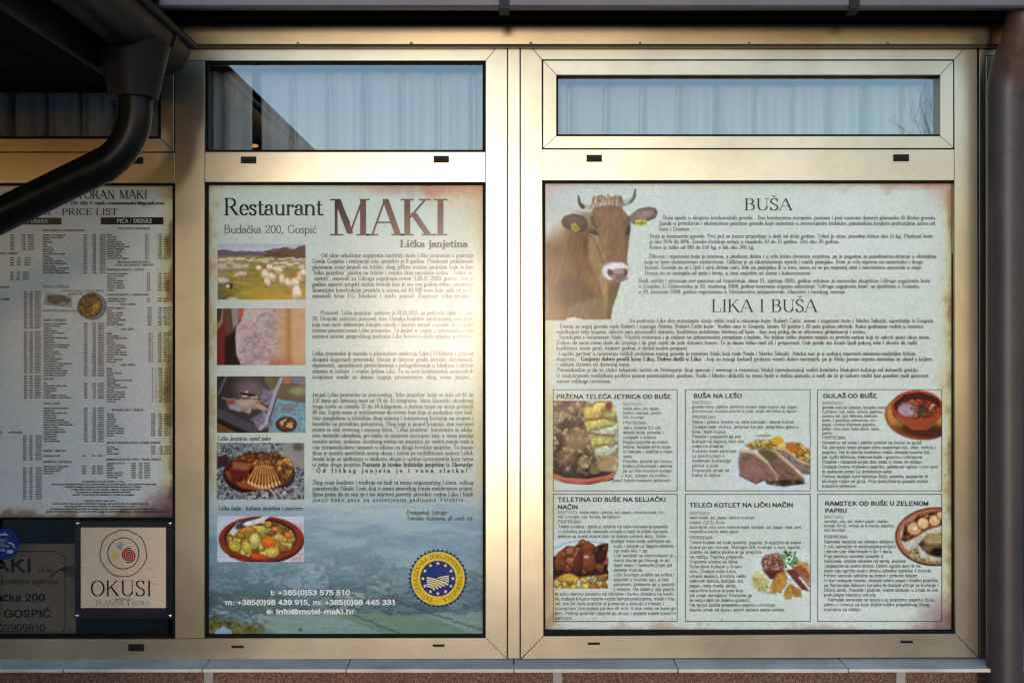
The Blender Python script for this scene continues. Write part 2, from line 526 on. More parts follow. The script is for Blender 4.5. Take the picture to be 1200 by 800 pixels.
def print_mesh(name, cv, depth, parent, label=None, cut=None):
    """grid with the painted colours at a plane"""
    ny, nx = cv.X.shape
    if name == 'photograph':
        # the prints are a little soft and grainy
        for _ in range(2):
            q = np.pad(cv.c, ((1, 1), (1, 1), (0, 0)), mode='edge')
            cv.c = (q[1:-1, 1:-1] * 2 + q[:-2, 1:-1] + q[2:, 1:-1] + q[1:-1, :-2] + q[1:-1, 2:]) / 6
        gr = (vnoise(cv.px / .9, cv.py / .9, 77) - .5) * .07 + (vnoise(cv.px / 2.5, cv.py / 2.5, 78) - .5) * .06
        cv.c = np.clip(cv.c * (1 + gr[..., None]), 0, 1)
    k = S * (D + depth) / D
    v = np.empty((ny * nx, 3), np.float32)
    v[:, 0] = ((cv.px - 600) * k).ravel(); v[:, 1] = depth; v[:, 2] = (ZC + (400 - cv.py) * k).ravel()
    i = np.arange(ny * nx).reshape(ny, nx)
    f = np.stack([i[1:, :-1], i[1:, 1:], i[:-1, 1:], i[:-1, :-1]], -1).reshape(-1, 4)
    if cut is not None:
        a = cv.a.ravel()[f].max(1)
        f = f[a > cut]
        used = np.unique(f); mp = np.full(ny * nx, -1); mp[used] = np.arange(len(used))
        f = mp[f]; v = v[used]; colr = lin(cv.c).reshape(-1, 3)[used]
    else:
        colr = lin(cv.c).reshape(-1, 3)
    me = bpy.data.meshes.new(name)
    me.vertices.add(len(v)); me.vertices.foreach_set('co', v.ravel())
    me.loops.add(f.size); me.loops.foreach_set('vertex_index', f.ravel().astype(np.int32))
    me.polygons.add(len(f)); me.polygons.foreach_set('loop_start', np.arange(0, f.size, 4, dtype=np.int32))
    me.update(calc_edges=True)
    at = me.color_attributes.new('Col', 'FLOAT_COLOR', 'POINT')
    at.data.foreach_set('color', np.concatenate([colr, np.ones((len(colr), 1))], 1).astype(np.float32).ravel())
    return link_mesh(name, me, M['print'], parent, label)
# ------------------------------------------------------------------ lettering
# roman letters drawn with a broad nib: k thick, t thin, o arc, c curve, d dot, s serif, cap height 10
G = {
'A': (9.0, 't .6 0 4.3 10;k 4.5 10 8.2 0;t 2 3.5 6.9 3.5;s .6 0 1 1;s 8.2 0 1.2 1'),
'B': (8.0, 'k 1.7 10 1.7 0;t 1.7 10 4 10;t 1.7 5.3 4.4 5.3;t 1.7 0 4.4 0;o 4 7.65 2.1 2.3 -90 90;o 4.3 2.65 2.5 2.6 -90 90;s 1.7 10 1.2 0;s 1.7 0 1.2 0'),
'C': (8.4, 'o 4.6 5 3.6 4.95 50 310;u 6.9 8.7 7.2 7;u 6.9 1.3 7.4 2.6'),
'D': (9.0, 'k 1.7 10 1.7 0;t 1.7 10 4 10;t 1.7 0 4 0;o 4 5 3.8 4.95 -90 90;s 1.7 10 1.2 0;s 1.7 0 1.2 0'),
'E': (7.8, 'k 1.7 10 1.7 0;t 1.7 10 6.6 10;t 1.7 5.2 5 5.2;t 1.7 0 6.9 0;u 6.6 10 6.8 7.8;u 6.9 0 7.2 2.4;u 5 6.4 5 4;s 1.7 10 1.2 0;s 1.7 0 1.2 0'),
'F': (7.3, 'k 1.7 10 1.7 0;t 1.7 10 6.6 10;t 1.7 5.2 5 5.2;u 6.6 10 6.8 7.8;u 5 6.4 5 4;s 1.7 10 1.2 0;s 1.7 0 1.2 1.2'),
'G': (9.0, 'o 4.6 5 3.6 4.95 50 315;u 6.9 8.7 7.2 7;k 7.2 3.9 7.2 .8;s 7.2 4 1.4 1.1'),
'H': (9.4, 'k 1.7 10 1.7 0;k 7.6 10 7.6 0;t 1.7 5.2 7.6 5.2;s 1.7 10 1.2 1.2;s 1.7 0 1.2 1.2;s 7.6 10 1.2 1.2;s 7.6 0 1.2 1.2'),
'I': (4.2, 'k 2.1 10 2.1 0;s 2.1 10 1.3 1.3;s 2.1 0 1.3 1.3'),
'J': (5.6, 'k 3.6 10 3.6 2;o 2 2 1.6 2 -170 0;b .9 2.1;s 3.6 10 1.3 1.3'),
'K': (9.2, 'k 1.7 10 1.7 0;t 1.7 4 7 10;k 3.6 6 7.9 0;s 1.7 10 1.2 1.2;s 1.7 0 1.2 1.2;s 7 10 1.1 1;s 7.9 0 1.2 1.1'),
'L': (7.4, 'k 1.7 10 1.7 0;t 1.7 0 6.5 0;u 6.5 0 6.8 2.8;s 1.7 10 1.2 1.2;s 1.7 0 1.2 0'),
'M': (11.4, 't 1.7 0 1.7 10;k 1.9 10 5.6 .6;t 5.6 .3 9.3 10;k 9.5 10 9.5 0;s 1.7 10 1.2 .4;s 1.7 0 1.2 1.2;s 9.5 10 .4 1.2;s 9.5 0 1.3 1.3'),
'N': (9.6, 't 1.6 0 1.6 10;k 1.8 10 7.7 .3;t 7.9 0 7.9 10;s 1.6 10 1.2 .4;s 1.6 0 1.2 1.2;s 7.9 10 1.2 1.2'),
'O': (9.2, 'o 4.6 5 3.7 4.95 0 360'),
'P': (7.6, 'k 1.7 10 1.7 0;t 1.7 10 4 10;t 1.7 4.7 4 4.7;o 4 7.35 2.5 2.6 -90 90;s 1.7 10 1.2 0;s 1.7 0 1.2 1.2'),
'Q': (9.2, 'o 4.6 5 3.7 4.95 0 360;k 4.4 1 7 -2'),
'R': (8.8, 'k 1.7 10 1.7 0;t 1.7 10 4 10;t 1.7 4.9 4.4 4.9;o 4 7.45 2.4 2.5 -90 90;k 4.2 4.9 7.4 .2;t 7.4 .1 8.3 .1;s 1.7 10 1.2 0;s 1.7 0 1.2 1.2'),
'S': (6.8, 'c 5.5 8.2 4.9 9.6 3.3 9.95 1.5 9.2 1.2 7.4 2.6 5.7 4.4 4.6 5.7 2.8 5.1 .8 3.3 .05 1.6 .6 1 2.2;u 5.5 9.9 5.6 7.8;u .9 .1 .8 2.5'),
'T': (8.2, 'k 4.1 10 4.1 0;t .8 10 7.4 10;u .8 10 .6 7.6;u 7.4 10 7.6 7.6;s 4.1 0 1.4 1.4'),
'U': (9.2, 'k 1.8 10 1.8 3.4;o 4.7 3.4 2.9 3.4 180 350;t 7.5 10 7.5 3.2;s 1.8 10 1.2 1.2;s 7.5 10 1.2 1.2'),
'V': (9.0, 'k .9 10 4.5 0;t 4.6 0 8.2 10;s .9 10 1 1.2;s 8.2 10 1.2 .9'),
'W': (12.4, 'k .9 10 3.8 0;t 3.9 0 6.4 10;k 6.2 10 9 0;t 9.1 0 11.6 10;s .9 10 1 1.2;s 11.6 10 1 .9'),
'X': (8.8, 'k 1 10 7.8 0;t 7.6 10 1 0;s 1 10 1 1;s 7.6 10 1 1;s 1 0 1 1;s 7.8 0 1 1'),
'Y': (8.6, 'k .9 10 4.3 4.8;t 7.8 10 4.3 4.8;k 4.3 5 4.3 0;s .9 10 1 1;s 7.8 10 1 1;s 4.3 0 1.3 1.3'),
'Z': (7.8, 't 1 10 6.9 10;k 6.7 10 1.1 0;t .9 0 7 0;u 1 10 .9 7.8;u 7 0 7.2 2.4'),
'a': (5.6, 'o 2.5 4.4 1.6 1.7 0 165;k 4.1 4.4 4.1 .9;o 2.3 1.7 1.7 1.7 60 300;t 2.8 3.3 4.1 3.7;t 4.1 .9 5.3 .2;b 1.2 4.7'),
'b': (6.2, 'k 1.2 10 1.2 .2;o 3.3 3.1 2.1 3.05 0 360;s 1.2 10 1 0'),
'c': (5.1, 'o 2.9 3.1 2.1 3.05 45 315;b 4.2 4.8'),
'd': (6.3, 'k 4.9 10 4.9 0;o 2.8 3.1 2.1 3.05 0 360;s 4.9 10 1 0;s 4.9 0 0 1'),
'e': (5.3, 'o 2.8 3.1 2.1 3.05 0 315;t .8 3.3 4.9 3.3'),
'f': (3.7, 'k 1.7 8 1.7 0;o 3.1 8 1.4 1.9 70 180;t .4 6 3.2 6;s 1.7 0 1 1.1;b 3.6 9.5'),
'g': (5.5, 'o 2.6 4.1 1.7 2 0 360;o 2.6 -1.4 2.1 1.5 0 360;t 1.4 2.3 1.3 .9;k 1.4 .7 4.2 .2;t 4 5.5 5.3 6'),
'h': (6.6, 'k 1.2 10 1.2 0;o 3.2 4 2 2.1 0 165;k 5.2 4 5.2 0;s 1.2 10 1 0;s 1.2 0 1 1;s 5.2 0 1 1'),
'i': (3.1, 'k 1.5 6.1 1.5 0;d 1.5 8.7;s 1.5 6.1 1 0;s 1.5 0 1 1'),
'j': (3.0, 'k 1.8 6.1 1.8 -1.5;o .4 -1.5 1.4 1.4 -110 0;d 1.8 8.7;s 1.8 6.1 1 0'),
'k': (6.4, 'k 1.2 10 1.2 0;t 1.2 2.4 4.6 6.1;k 2.6 3.8 5.4 0;s 1.2 10 1 0;s 1.2 0 1 1;s 4.6 6.1 .8 .8;s 5.4 0 .9 .8'),
'l': (3.1, 'k 1.5 10 1.5 0;s 1.5 10 1 0;s 1.5 0 1 1'),
'm': (9.8, 'k 1.2 6.1 1.2 0;o 3 4 1.8 2.1 0 165;k 4.8 4 4.8 0;o 6.6 4 1.8 2.1 0 165;k 8.4 4 8.4 0;s 1.2 6.1 1 0;s 1.2 0 1 1;s 4.8 0 .9 .9;s 8.4 0 1 1'),
'n': (6.6, 'k 1.2 6.1 1.2 0;o 3.2 4 2 2.1 0 165;k 5.2 4 5.2 0;s 1.2 6.1 1 0;s 1.2 0 1 1;s 5.2 0 1 1'),
'o': (5.8, 'o 2.9 3.05 2.2 3.05 0 360'),
'p': (6.3, 'k 1.3 6.1 1.3 -3;o 3.4 3.05 2.1 3.05 0 360;s 1.3 6.1 1 0;s 1.3 -3 1 1'),
'q': (6.2, 'k 4.9 6.1 4.9 -3;o 2.8 3.05 2.1 3.05 0 360;s 4.9 -3 1 1'),
'r': (4.7, 'k 1.3 6.1 1.3 0;o 3.1 4.2 1.8 1.8 70 160;b 4 5.3;s 1.3 6.1 1 0;s 1.3 0 1 1.1'),
's': (4.8, 'c 3.9 4.8 3.4 5.9 2.3 6.1 1.1 5.6 1 4.4 2.2 3.5 3.5 2.7 3.9 1.5 3.2 .2 2.2 .02 1.1 .4 .8 1.5'),
't': (4.0, 'k 1.7 8.2 1.7 1.3;o 2.9 1.3 1.2 1.3 180 320;t .4 6 3.5 6'),
'u': (6.6, 'k 1.3 6.1 1.3 2.1;o 3.2 2.1 1.9 2.1 180 340;k 5.1 6.1 5.1 0;s 1.3 6.1 1 0;s 5.1 6.1 1 0;s 5.1 0 0 1'),
'v': (5.7, 'k .8 6.1 2.9 0;t 3 0 5 6.1;s .8 6.1 .8 .9;s 5 6.1 .8 .7'),
'w': (8.2, 'k .8 6.1 2.6 0;t 2.7 0 4.2 6.1;k 4.1 6.1 5.8 0;t 5.9 0 7.5 6.1;s .8 6.1 .8 .9;s 7.5 6.1 .7 .7'),
'x': (5.7, 'k .9 6.1 4.8 0;t 4.7 6.1 .9 0;s .9 6.1 .7 .7;s 4.7 6.1 .7 .7;s .9 0 .7 .7;s 4.8 0 .7 .7'),
'y': (5.7, 'k .8 6.1 3 0;t 5 6.1 2.9 0 1.8 -2.6;b 1.1 -2.5;s .8 6.1 .8 .9;s 5 6.1 .8 .7'),
'z': (5.2, 't .8 6.1 4.5 6.1;k 4.3 6.1 .9 0;t .7 0 4.6 0;u .8 6.1 .7 4.7;u 4.6 0 4.7 1.4'),
'0': (6.2, 'o 3.1 4.9 2.3 4.9 0 360'), '1': (5.0, 'k 2.7 9.8 2.7 0;t 2.5 9.8 1 8.6;s 2.7 0 1.5 1.5'),
'2': (6.2, 'c 1 7.4 1.5 9.2 3 9.8 4.6 9.2 5 7.4 4.2 5.3 2.4 2.8 .9 .4;t .9 .3 5.2 .3;u 5.2 .3 5.5 2'),
'3': (6.2, 'c 1.1 8.2 2.2 9.6 3.6 9.6 4.7 8.4 4.4 6.4 2.8 5.3;c 2.8 5.3 4.6 4.6 5.2 2.8 4.4 .7 2.8 .1 1.2 .7 .9 2'),
'4': (6.4, 'k 4.4 9.8 4.4 0;t 4.2 9.8 .7 3;t .7 3 5.8 3;s 4.4 0 1.2 1.2'),
'5': (6.2, 't 1.4 9.6 4.9 9.6;t 1.4 9.6 1.2 5.2;c 1.2 5.2 2.8 6.2 4.6 5.4 5.2 3.2 4.4 .9 2.8 .1 1.2 .6 .9 1.8'),
'6': (6.2, 'o 3.1 3.1 2.2 3.05 0 360;c 4.8 8.8 3.6 9.7 2 8.6 1.1 6 .95 3.4'), '7': (6.0, 't .9 9.6 5.3 9.6;u .9 9.6 .8 7.8;k 5.2 9.6 2.4 0'),
'8': (6.2, 'o 3.1 7.4 1.9 2.3 0 360;o 3.1 2.6 2.3 2.6 0 360'), '9': (6.2, 'o 3.1 6.7 2.2 3.05 0 360;c 1.4 1 2.6 .1 4.2 1.2 5.1 3.8 5.25 6.4'),
'.': (2.8, 'd 1.4 .6'), ',': (2.8, 'd 1.4 .6;t 1.8 .4 1 -1.6'), ':': (2.9, 'd 1.4 .6;d 1.4 5.2'), ';': (2.9, 'd 1.4 .6;d 1.4 5.2;t 1.8 .4 1 -1.6'),
'-': (4.0, 't .8 3.1 3.2 3.1'), '"': (4.2, 't 1.2 10 1.2 7.6;t 2.8 10 2.8 7.6'), "'": (2.4, 't 1.2 10 1.2 7.6'), '!': (3.0, 'k 1.5 10 1.5 3.4;d 1.5 .6'),
'(': (3.6, 'o 4 4 2.6 6.5 115 245'), ')': (3.6, 'o -.4 4 2.6 6.5 -65 65'), '/': (4.6, 't .6 -1 4 10.4'),
'%': (9.0, 'o 2.2 7.4 1.5 2.3 0 360;o 6.8 2.4 1.5 2.3 0 360;t 1.8 0 7.2 10'),
'@': (10.0, 'o 5 4 4.2 5 -60 270;o 4.6 4 1.8 2.4 0 360;t 6.4 6.2 6.4 2'), '+': (6.4, 't .8 4 5.6 4;t 3.2 6.4 3.2 1.6'),
'&': (8.0, 'o 3.4 7.6 1.8 2.2 0 360;o 3.2 2.7 2.5 2.7 0 360'), '–': (6.0, 't .8 3.1 5.2 3.1'), '·': (3.0, 'd 1.5 4.5'), '®': (3.4, 'o 1.7 9 1.3 1.3 0 360'),
}
DIA = {'č': ('c', 'v', 2.9), 'ć': ('c', '/', 2.9), 'š': ('s', 'v', 2.4), 'ž': ('z', 'v', 2.7), 'Č': ('C', 'V', 4.7), 'Ć': ('C', 'A', 4.7),
       'Š': ('S', 'V', 3.4), 'Ž': ('Z', 'V', 4.0), 'đ': ('d', 'b', 4.6), 'Đ': ('D', 'x', 1.7)}
for ch, (b_, kind, cx) in DIA.items():
    adv, st = G[b_]
    e = {'v': f't {cx-1.3} 9.1 {cx} 7.6 {cx+1.3} 9.1', '/': f't {cx-.3} 7.6 {cx+1} 9.4', 'V': f't {cx-1.4} 12.9 {cx} 11.3 {cx+1.4} 12.9',
         'A': f't {cx-.2} 11.3 {cx+1.2} 13', 'b': f't {cx-1.6} 8.6 {cx+1.7} 8.6', 'x': f't {cx-1.4} 5.1 {cx+1.8} 5.1'}[kind]
    G[ch] = (adv, st + ';' + e)

def hull(pts):
    pts = sorted(set(pts))
    def half(p):
        h = []
        for q in p:
            while len(h) > 1 and (h[-1][0] - h[-2][0]) * (q[1] - h[-2][1]) - (h[-1][1] - h[-2][1]) * (q[0] - h[-2][0]) <= 1e-9: h.pop()
            h.append(q)
        return h[:-1]
    return half(pts) + half(pts[::-1])

STY = {}                                  # (thick, thin, serif length, slant, arc segments)
GC = {}
def nib(a, b, w, h):
    pts = []
    for x, y in (a, b):
        pts += [(round(x - w / 2, 4), round(y - h / 2, 4)), (round(x + w / 2, 4), round(y - h / 2, 4)), (round(x + w / 2, 4), round(y + h / 2, 4)), (round(x - w / 2, 4), round(y + h / 2, 4))]
    return hull(pts)

def nib8(a, b, w):
    r = w / 2 / math.cos(math.pi / 8)
    return hull([(round(x + r * math.cos(math.pi / 8 + k * math.pi / 4), 4), round(y + r * math.sin(math.pi / 8 + k * math.pi / 4), 4)) for x, y in (a, b) for k in range(8)])

def inside_any(px, py, polys):
    for p in polys:
        n = len(p); pos = neg = False
        for i in range(n):
            x0, y0 = p[i]; x1, y1 = p[(i + 1) % n]
            cr = (x1 - x0) * (py - y0) - (y1 - y0) * (px - x0)
            pos |= cr > 1e-7; neg |= cr < -1e-7
            if pos and neg: break
        if not (pos and neg): return True
    return False

def roman(ch, style):
    key = (ch, style)
    if key in GC: return GC[key]
    w, h, sl, slant, seg = style
    if ch not in G:
        GC[key] = (3.3 if style[2] == 0 else 4.3, None, None); return GC[key]
    sans = sl == 0 and w == h
    adv, st = G[ch]
    if sans and ch in SANSG: adv, st = SANSG[ch]
    polys = []
    def run(pts, a, b):
        for p, q in zip(pts, pts[1:]): polys.append(nib(p, q, a, b) if not sans else nib8(p, q, w))
    for op in st.split(';'):
        t = op.split(); n = [float(v) for v in t[1:]]
        pts = list(zip(n[0::2], n[1::2]))
        if sans and t[0] in 'ub': continue
        if t[0] in 'ktu':
            # keep stroke ends inside the cap line and base line
            run([(x, min(max(y, -9), 99)) for x, y in pts], w if t[0] == 'k' else h, h if t[0] == 'k' else h)
        elif t[0] == 'o':
            cx, cy, rx, ry, a0, a1 = n
            k = max(3, int(round(seg * (a1 - a0) / 360)))
            run([(cx + rx * math.cos(R(a0 + (a1 - a0) * i / k)), cy + ry * math.sin(R(a0 + (a1 - a0) * i / k))) for i in range(k + 1)], w * .92, h)
        elif t[0] == 'c':
            c = [pts[0]] + pts + [pts[-1]]; out = []
            m = max(1, seg // 10)
            for i in range(1, len(c) - 2):
                for j in range(m):
                    u = j / m
                    out.append(tuple(0.5 * (2 * c[i][d] + (c[i + 1][d] - c[i - 1][d]) * u + (2 * c[i - 1][d] - 5 * c[i][d] + 4 * c[i + 1][d] - c[i + 2][d]) * u * u + (3 * c[i][d] - c[i - 1][d] - 3 * c[i + 1][d] + c[i + 2][d]) * u ** 3) for d in (0, 1)))
            out.append(pts[-1])
            run(out, w * .85, max(h, w * .45))
        elif t[0] in 'db':
            r = max(w * .62, .55)
            polys.append([(n[0] + r * math.cos(2 * math.pi * i / 8), n[1] + r * math.sin(2 * math.pi * i / 8)) for i in range(8)])
        elif t[0] == 's' and sl > 0:
            x, y, l, r_ = n
            y = y - h * .0
            ex = w / 2 - .5
            run([(x - (l * sl + ex if l else 0), y), (x + (r_ * sl + ex if r_ else 0), y)], h, h)
    if sans:
        # grotesque proportions: taller small letters, stroke ends flush with the cap line
        low = ch.islower() or ch in 'čćšžđ'
        def up(y):
            if low: y = y * 1.17 if y <= 6.1 else 7.14 + (y - 6.1) * 0.733
            return y
        polys = [[(x, w / 2 + (up(y - 0) ) * (10 - w) / 10) for x, y in p] for p in polys]
    if slant:
        polys = [[(x + y * slant, y) for x, y in p] for p in polys]
    vs = []; fs = []
    for p in polys:
        fs.append(tuple(range(len(vs), len(vs) + len(p)))); vs += [Vector(q) for q in p]
    r = delaunay_2d_cdt(vs, [], fs, 1, 1e-4)
    V = np.array([(v.x, v.y) for v in r[0]], float)
    T = []
    for f in r[2]:
        for i in range(1, len(f) - 1):
            q = (f[0], f[i], f[i + 1])
            if inside_any(sum(V[k, 0] for k in q) / 3, sum(V[k, 1] for k in q) / 3, polys): T.append(q)
    GC[key] = (adv + (w - 1.3) * .6, V, np.array(T, int))
    return GC[key]

SANSG = {'g': (6.0, 'o 2.7 3.05 2.1 3.05 0 360;k 4.8 6.1 4.8 -1.2;o 2.7 -1.2 2.1 1.7 200 360'),
         'l': (2.6, 'k 1.3 10 1.3 0'), 'i': (2.6, 'k 1.3 6.1 1.3 0;d 1.3 9.4'), 'j': (2.6, 'k 1.3 6.1 1.3 -1.5;o .1 -1.5 1.2 1.3 -110 0;d 1.3 9.4'),
         '1': (5.6, 'k 3.2 10 3.2 0;t 3.2 10 1.2 8'), 'I': (2.9, 'k 1.45 10 1.45 0'), 'r': (3.8, 'k 1.2 6.1 1.2 0;o 3 4 1.8 2.1 75 165'),
         'M': (9.6, 'k 1.3 10 1.3 0;t 1.3 10 4.8 .6;t 4.8 .6 8.3 10;k 8.3 10 8.3 0'), 'C': (8.4, 'o 4.6 5 3.7 5 38 322'), 'G': (9.0, 'o 4.6 5 3.8 5 38 335;k 8 4.6 8 1.4;t 5 4.6 8 4.6'),
         'R': (8.4, 'k 1.5 10 1.5 0;t 1.5 10 4.4 10;t 1.5 4.7 4.4 4.7;o 4.4 7.35 2.5 2.65 -90 90;t 4.6 4.7 7.2 0'), 'U': (8.6, 'k 1.5 10 1.5 3.2;o 4.3 3.2 2.8 3.2 180 360;k 7.1 10 7.1 3.2'),
         'f': (3.2, 'k 1.5 8 1.5 0;o 2.8 8 1.3 2 90 180;t .3 6 2.8 6'), 't': (3.2, 'k 1.5 8.2 1.5 1.2;o 2.6 1.2 1.1 1.2 180 280;t .3 6 2.8 6')}
for ch in ('Č', 'Ć'):
    SANSG[ch] = (SANSG['C'][0], SANSG['C'][1] + ';' + G[ch][1].split(';')[-1])
SANSTY = {0: (1.12, 1.12, 0, 0, 12), 1: (1.95, 1.95, 0, 0, 16)}
class Ink:
    """collects lettering in photo pixels, then becomes ONE mesh"""
    def __init__(s): s.v = []; s.t = []; s.n = 0
    def glyph(s, V, T, x, y, kx, ky, rot=None):
        if V is None or len(V) == 0: return
        if rot is None:
            W = np.stack([x + V[:, 0] * kx, y - V[:, 1] * ky], 1)
        else:
            c, n = math.cos(rot), math.sin(rot)
            gx, gy = V[:, 0] * kx, V[:, 1] * ky
            W = np.stack([x + gx * c + gy * n, y + gx * n - gy * c], 1)
        s.v.append(W); s.t.append(T + s.n); s.n += len(W)
    def get(s, ch, sty):
        if isinstance(sty, tuple): return roman(ch, sty)
        return roman(ch, SANSTY[sty])
    def width(s, txt, sty, track=0): return sum(s.get(c, sty)[0] + track for c in txt)
    def line(s, txt, x, y, cap, sty, x1=None, xs=1.0, align='l', track=0, kr=(0.8, 1.2)):
        k = cap / 10.0
        N = s.width(txt, sty, track) * k * xs
        gap = 0
        if x1 is not None:
            T = x1 - x
            f = min(max(T / N, kr[0]), kr[1])
            xs = xs * f
            sp = txt.strip().count(' ')
            if sp: gap = (T - N * f) / sp
        elif align == 'c': x -= N / 2
        elif align == 'r': x -= N
        for c in txt:
            a, V, T = s.get(c, sty)
            s.glyph(V, T, x, y, k * xs, k)
            x += (a + track) * k * xs + (gap if c == ' ' else 0)
        return x
    def rectf(s, x0, y0, x1, y1):
        s.v.append(np.array([(x0, y0), (x1, y0), (x1, y1), (x0, y1)], float)); s.t.append(np.array([(0, 2, 1), (0, 3, 2)]) + s.n); s.n += 4
    def frame(s, x0, y0, x1, y1, w):
        s.rectf(x0, y0, x1, y0 + w); s.rectf(x0, y1 - w, x1, y1); s.rectf(x0, y0 + w, x0 + w, y1 - w); s.rectf(x1 - w, y0 + w, x1, y1 - w)
    def polyf(s, pts):
        n = len(pts); s.v.append(np.array(pts, float)); s.t.append(np.array([(0, i, i + 1) for i in range(1, n - 1)]) + s.n); s.n += n
    def fan(s, cx, cy, pts):
        n = len(pts); s.v.append(np.array([(cx, cy)] + list(pts), float)); s.t.append(np.array([(0, i + 1, (i + 1) % n + 1) for i in range(n)]) + s.n); s.n += n + 1
    def strip(s, pts, w):
        """ribbon along a polyline"""
        n = len(pts); p = np.array(pts, float)
        d = np.gradient(p, axis=0); d /= np.linalg.norm(d, axis=1)[:, None] + 1e-9
        nn = np.stack([-d[:, 1], d[:, 0]], 1)
        ww = np.broadcast_to(np.asarray(w, float), (n,))[:, None] / 2
        s.v.append(np.concatenate([p + nn * ww, p - nn * ww])); t = []
        for i in range(n - 1): t += [(i, i + 1, n + i + 1), (i, n + i + 1, n + i)]
        s.t.append(np.array(t) + s.n); s.n += 2 * n
    def build(s, name, depth, mat, parent, label=None):
        W = np.concatenate(s.v); T = np.concatenate(s.t)
        k = S * (D + depth) / D
        v = np.empty((len(W), 3), np.float32)
        v[:, 0] = (W[:, 0] - 600) * k; v[:, 1] = depth; v[:, 2] = ZC + (400 - W[:, 1]) * k
        # all faces look at the street (-y)
        a, b, c = v[T[:, 0]], v[T[:, 1]], v[T[:, 2]]
        ny = (b[:, 2] - a[:, 2]) * (c[:, 0] - a[:, 0]) - (b[:, 0] - a[:, 0]) * (c[:, 2] - a[:, 2])
        T = np.where((ny > 0)[:, None], T[:, ::-1], T)
        me = bpy.data.meshes.new(name)
        me.vertices.add(len(v)); me.vertices.foreach_set('co', v.ravel())
        me.loops.add(T.size); me.loops.foreach_set('vertex_index', T.ravel().astype(np.int32))
        me.polygons.add(len(T)); me.polygons.foreach_set('loop_start', np.arange(0, T.size, 3, dtype=np.int32))
        me.update(calc_edges=True)
        return link_mesh(name, me, mat, parent, label)

BODY = (1.45, .62, .95, 0, 14)            # small roman text
BOLD = (2.1, .85, 1.0, 0, 14)
ITAL = (1.35, .6, .6, .22, 14)
LIGHT = (1.15, .55, .95, 0, 14)
HEAD = (1.15, .38, 1.0, 0, 44)            # BUŠA headings
MAKI = (1.75, .42, 1.15, 0, 44)
DECO = (1.3, .5, .7, 0, 36)
DECO2 = (.85, .5, .7, 0, 20)
TRAJ = (1.05, .42, .55, 0, 44)
# ------------------------------------------------------------------ ground, wall, room
YF = -0.022                                # front of the window frames
def mat_ground():
    return mat_noise('pale_fill_ground', (0.26, 0.25, 0.23), (0.38, 0.365, 0.34), 0.9, 0, 3, 0.3, 60)  # unseen ground, pale tone chosen to bounce fill light onto the front
M['ground'] = mat_ground()
# a level yard in front of the house, then a made-up downslope that lets the low sun through
bm = bmesh.new()
ys = [60, 0, -4, -8, -12, -18, -30, -60, -120, -240, -480, -900]
zs = [0, 0, 0, 0, -0.02, -0.2, -0.7, -1.9, -4.3, -8.9, -18, -33]
xs_ = [-900, -300, -80, -20, 0, 20, 80, 300, 900]
gr = [[bm.verts.new((x, y, z)) for x in xs_] for y, z in zip(ys, zs)]
for a, b in zip(gr, gr[1:]):
    for k in range(len(xs_) - 1): bm.faces.new((a[k], b[k], b[k + 1], a[k + 1]))
g_ = struct(bm_obj('ground', bm, M['ground'], smooth=True))

XL, XR = -2.4, 2.4                         # wall ends
def wx(px, y=0.0): return P(px, 400, y).x
def wz(py, y=0.0): return P(600, py, y).z
Z_SILL = wz(771, YF); Z_TOP = wz(41, YF)

wall = thing('restaurant_wall', 'restaurant front wall with red brown pebble plaster below the windows', 'wall', (0, 0.1, 0))
box_obj('masonry', (XL, 0.02, 0.0), (XR, 0.25, Z_SILL - 0.03), M['wall_dark'], wall)
box_obj('lintel', (XL, 0.02, Z_TOP + 0.002), (XR, 0.25, 3.4), M['wall_dark'], wall)
YP = -0.012
cuts = [XL, wx(239.5, YP), wx(250, YP), wx(648, YP), wx(658.5, YP), wx(1050, YP), wx(1060.5, YP), XR]
zt = wz(789, YP) + 0.02
for i in range(0, len(cuts) - 1):
    if i % 2 == 0:
        box_obj('plaster_panel', (cuts[i], YP, 0.25), (cuts[i + 1], 0.019, zt), M['plaster'], wall)
    else:
        box_obj('joint_strip', (cuts[i], YP - 0.003, 0.25), (cuts[i + 1], 0.019, zt), M['joint'], wall)
box_obj('plinth', (XL, -0.03, 0.0), (XR, 0.019, 0.249), M['joint'], wall, 0.004)

room = box_obj('room', (XL, 0.26, 0.05), (XR, 3.2, 2.7), M['room'])
# the room is open towards the windows
bm = bmesh.new(); bm.from_mesh(room.data)
bmesh.ops.delete(bm, geom=[f for f in bm.faces if f.normal.y < -0.9], context='FACES')
bm.to_mesh(room.data); bm.free()
struct(room)
for x0, x1 in ((XL, XL + 0.05), (XR - 0.05, XR)):
    struct(box_obj('room_reveal', (x0, 0.0, Z_SILL - 0.03), (x1, 0.262, Z_TOP), M['room']))

# ------------------------------------------------------------------ stone sill, slab by slab
sill = thing('window_sill', 'pale grey stone sill of butted slabs running under all the windows', 'window sill', P(600, 775, -0.05))
YS = -0.09
zs_top = Z_SILL - 0.0006
js = [XL] + [wx(j, -0.03) for j in (86, 245, 410, 602, 790, 985)] + [XR]
for a, b in zip(js, js[1:]):
    bm = bmesh.new()
    dz = random.uniform(-0.0006, 0.0006)
    add_box(bm, (a + 0.0012, YS + random.uniform(-.001, .001), zs_top - 0.012 + dz), (b - 0.0012, 0.03, zs_top), 0.0015)
    for v in bm.verts:
        if v.co.y < -0.02 and v.co.z > zs_top - 0.006: v.co.z -= 0.004
    bm_obj('slab', bm, M['stone'], sill)
box_obj('mortar_bed', (XL, -0.03, zs_top - 0.026), (XR, 0.019, zs_top - 0.0128), M['joint'], sill)

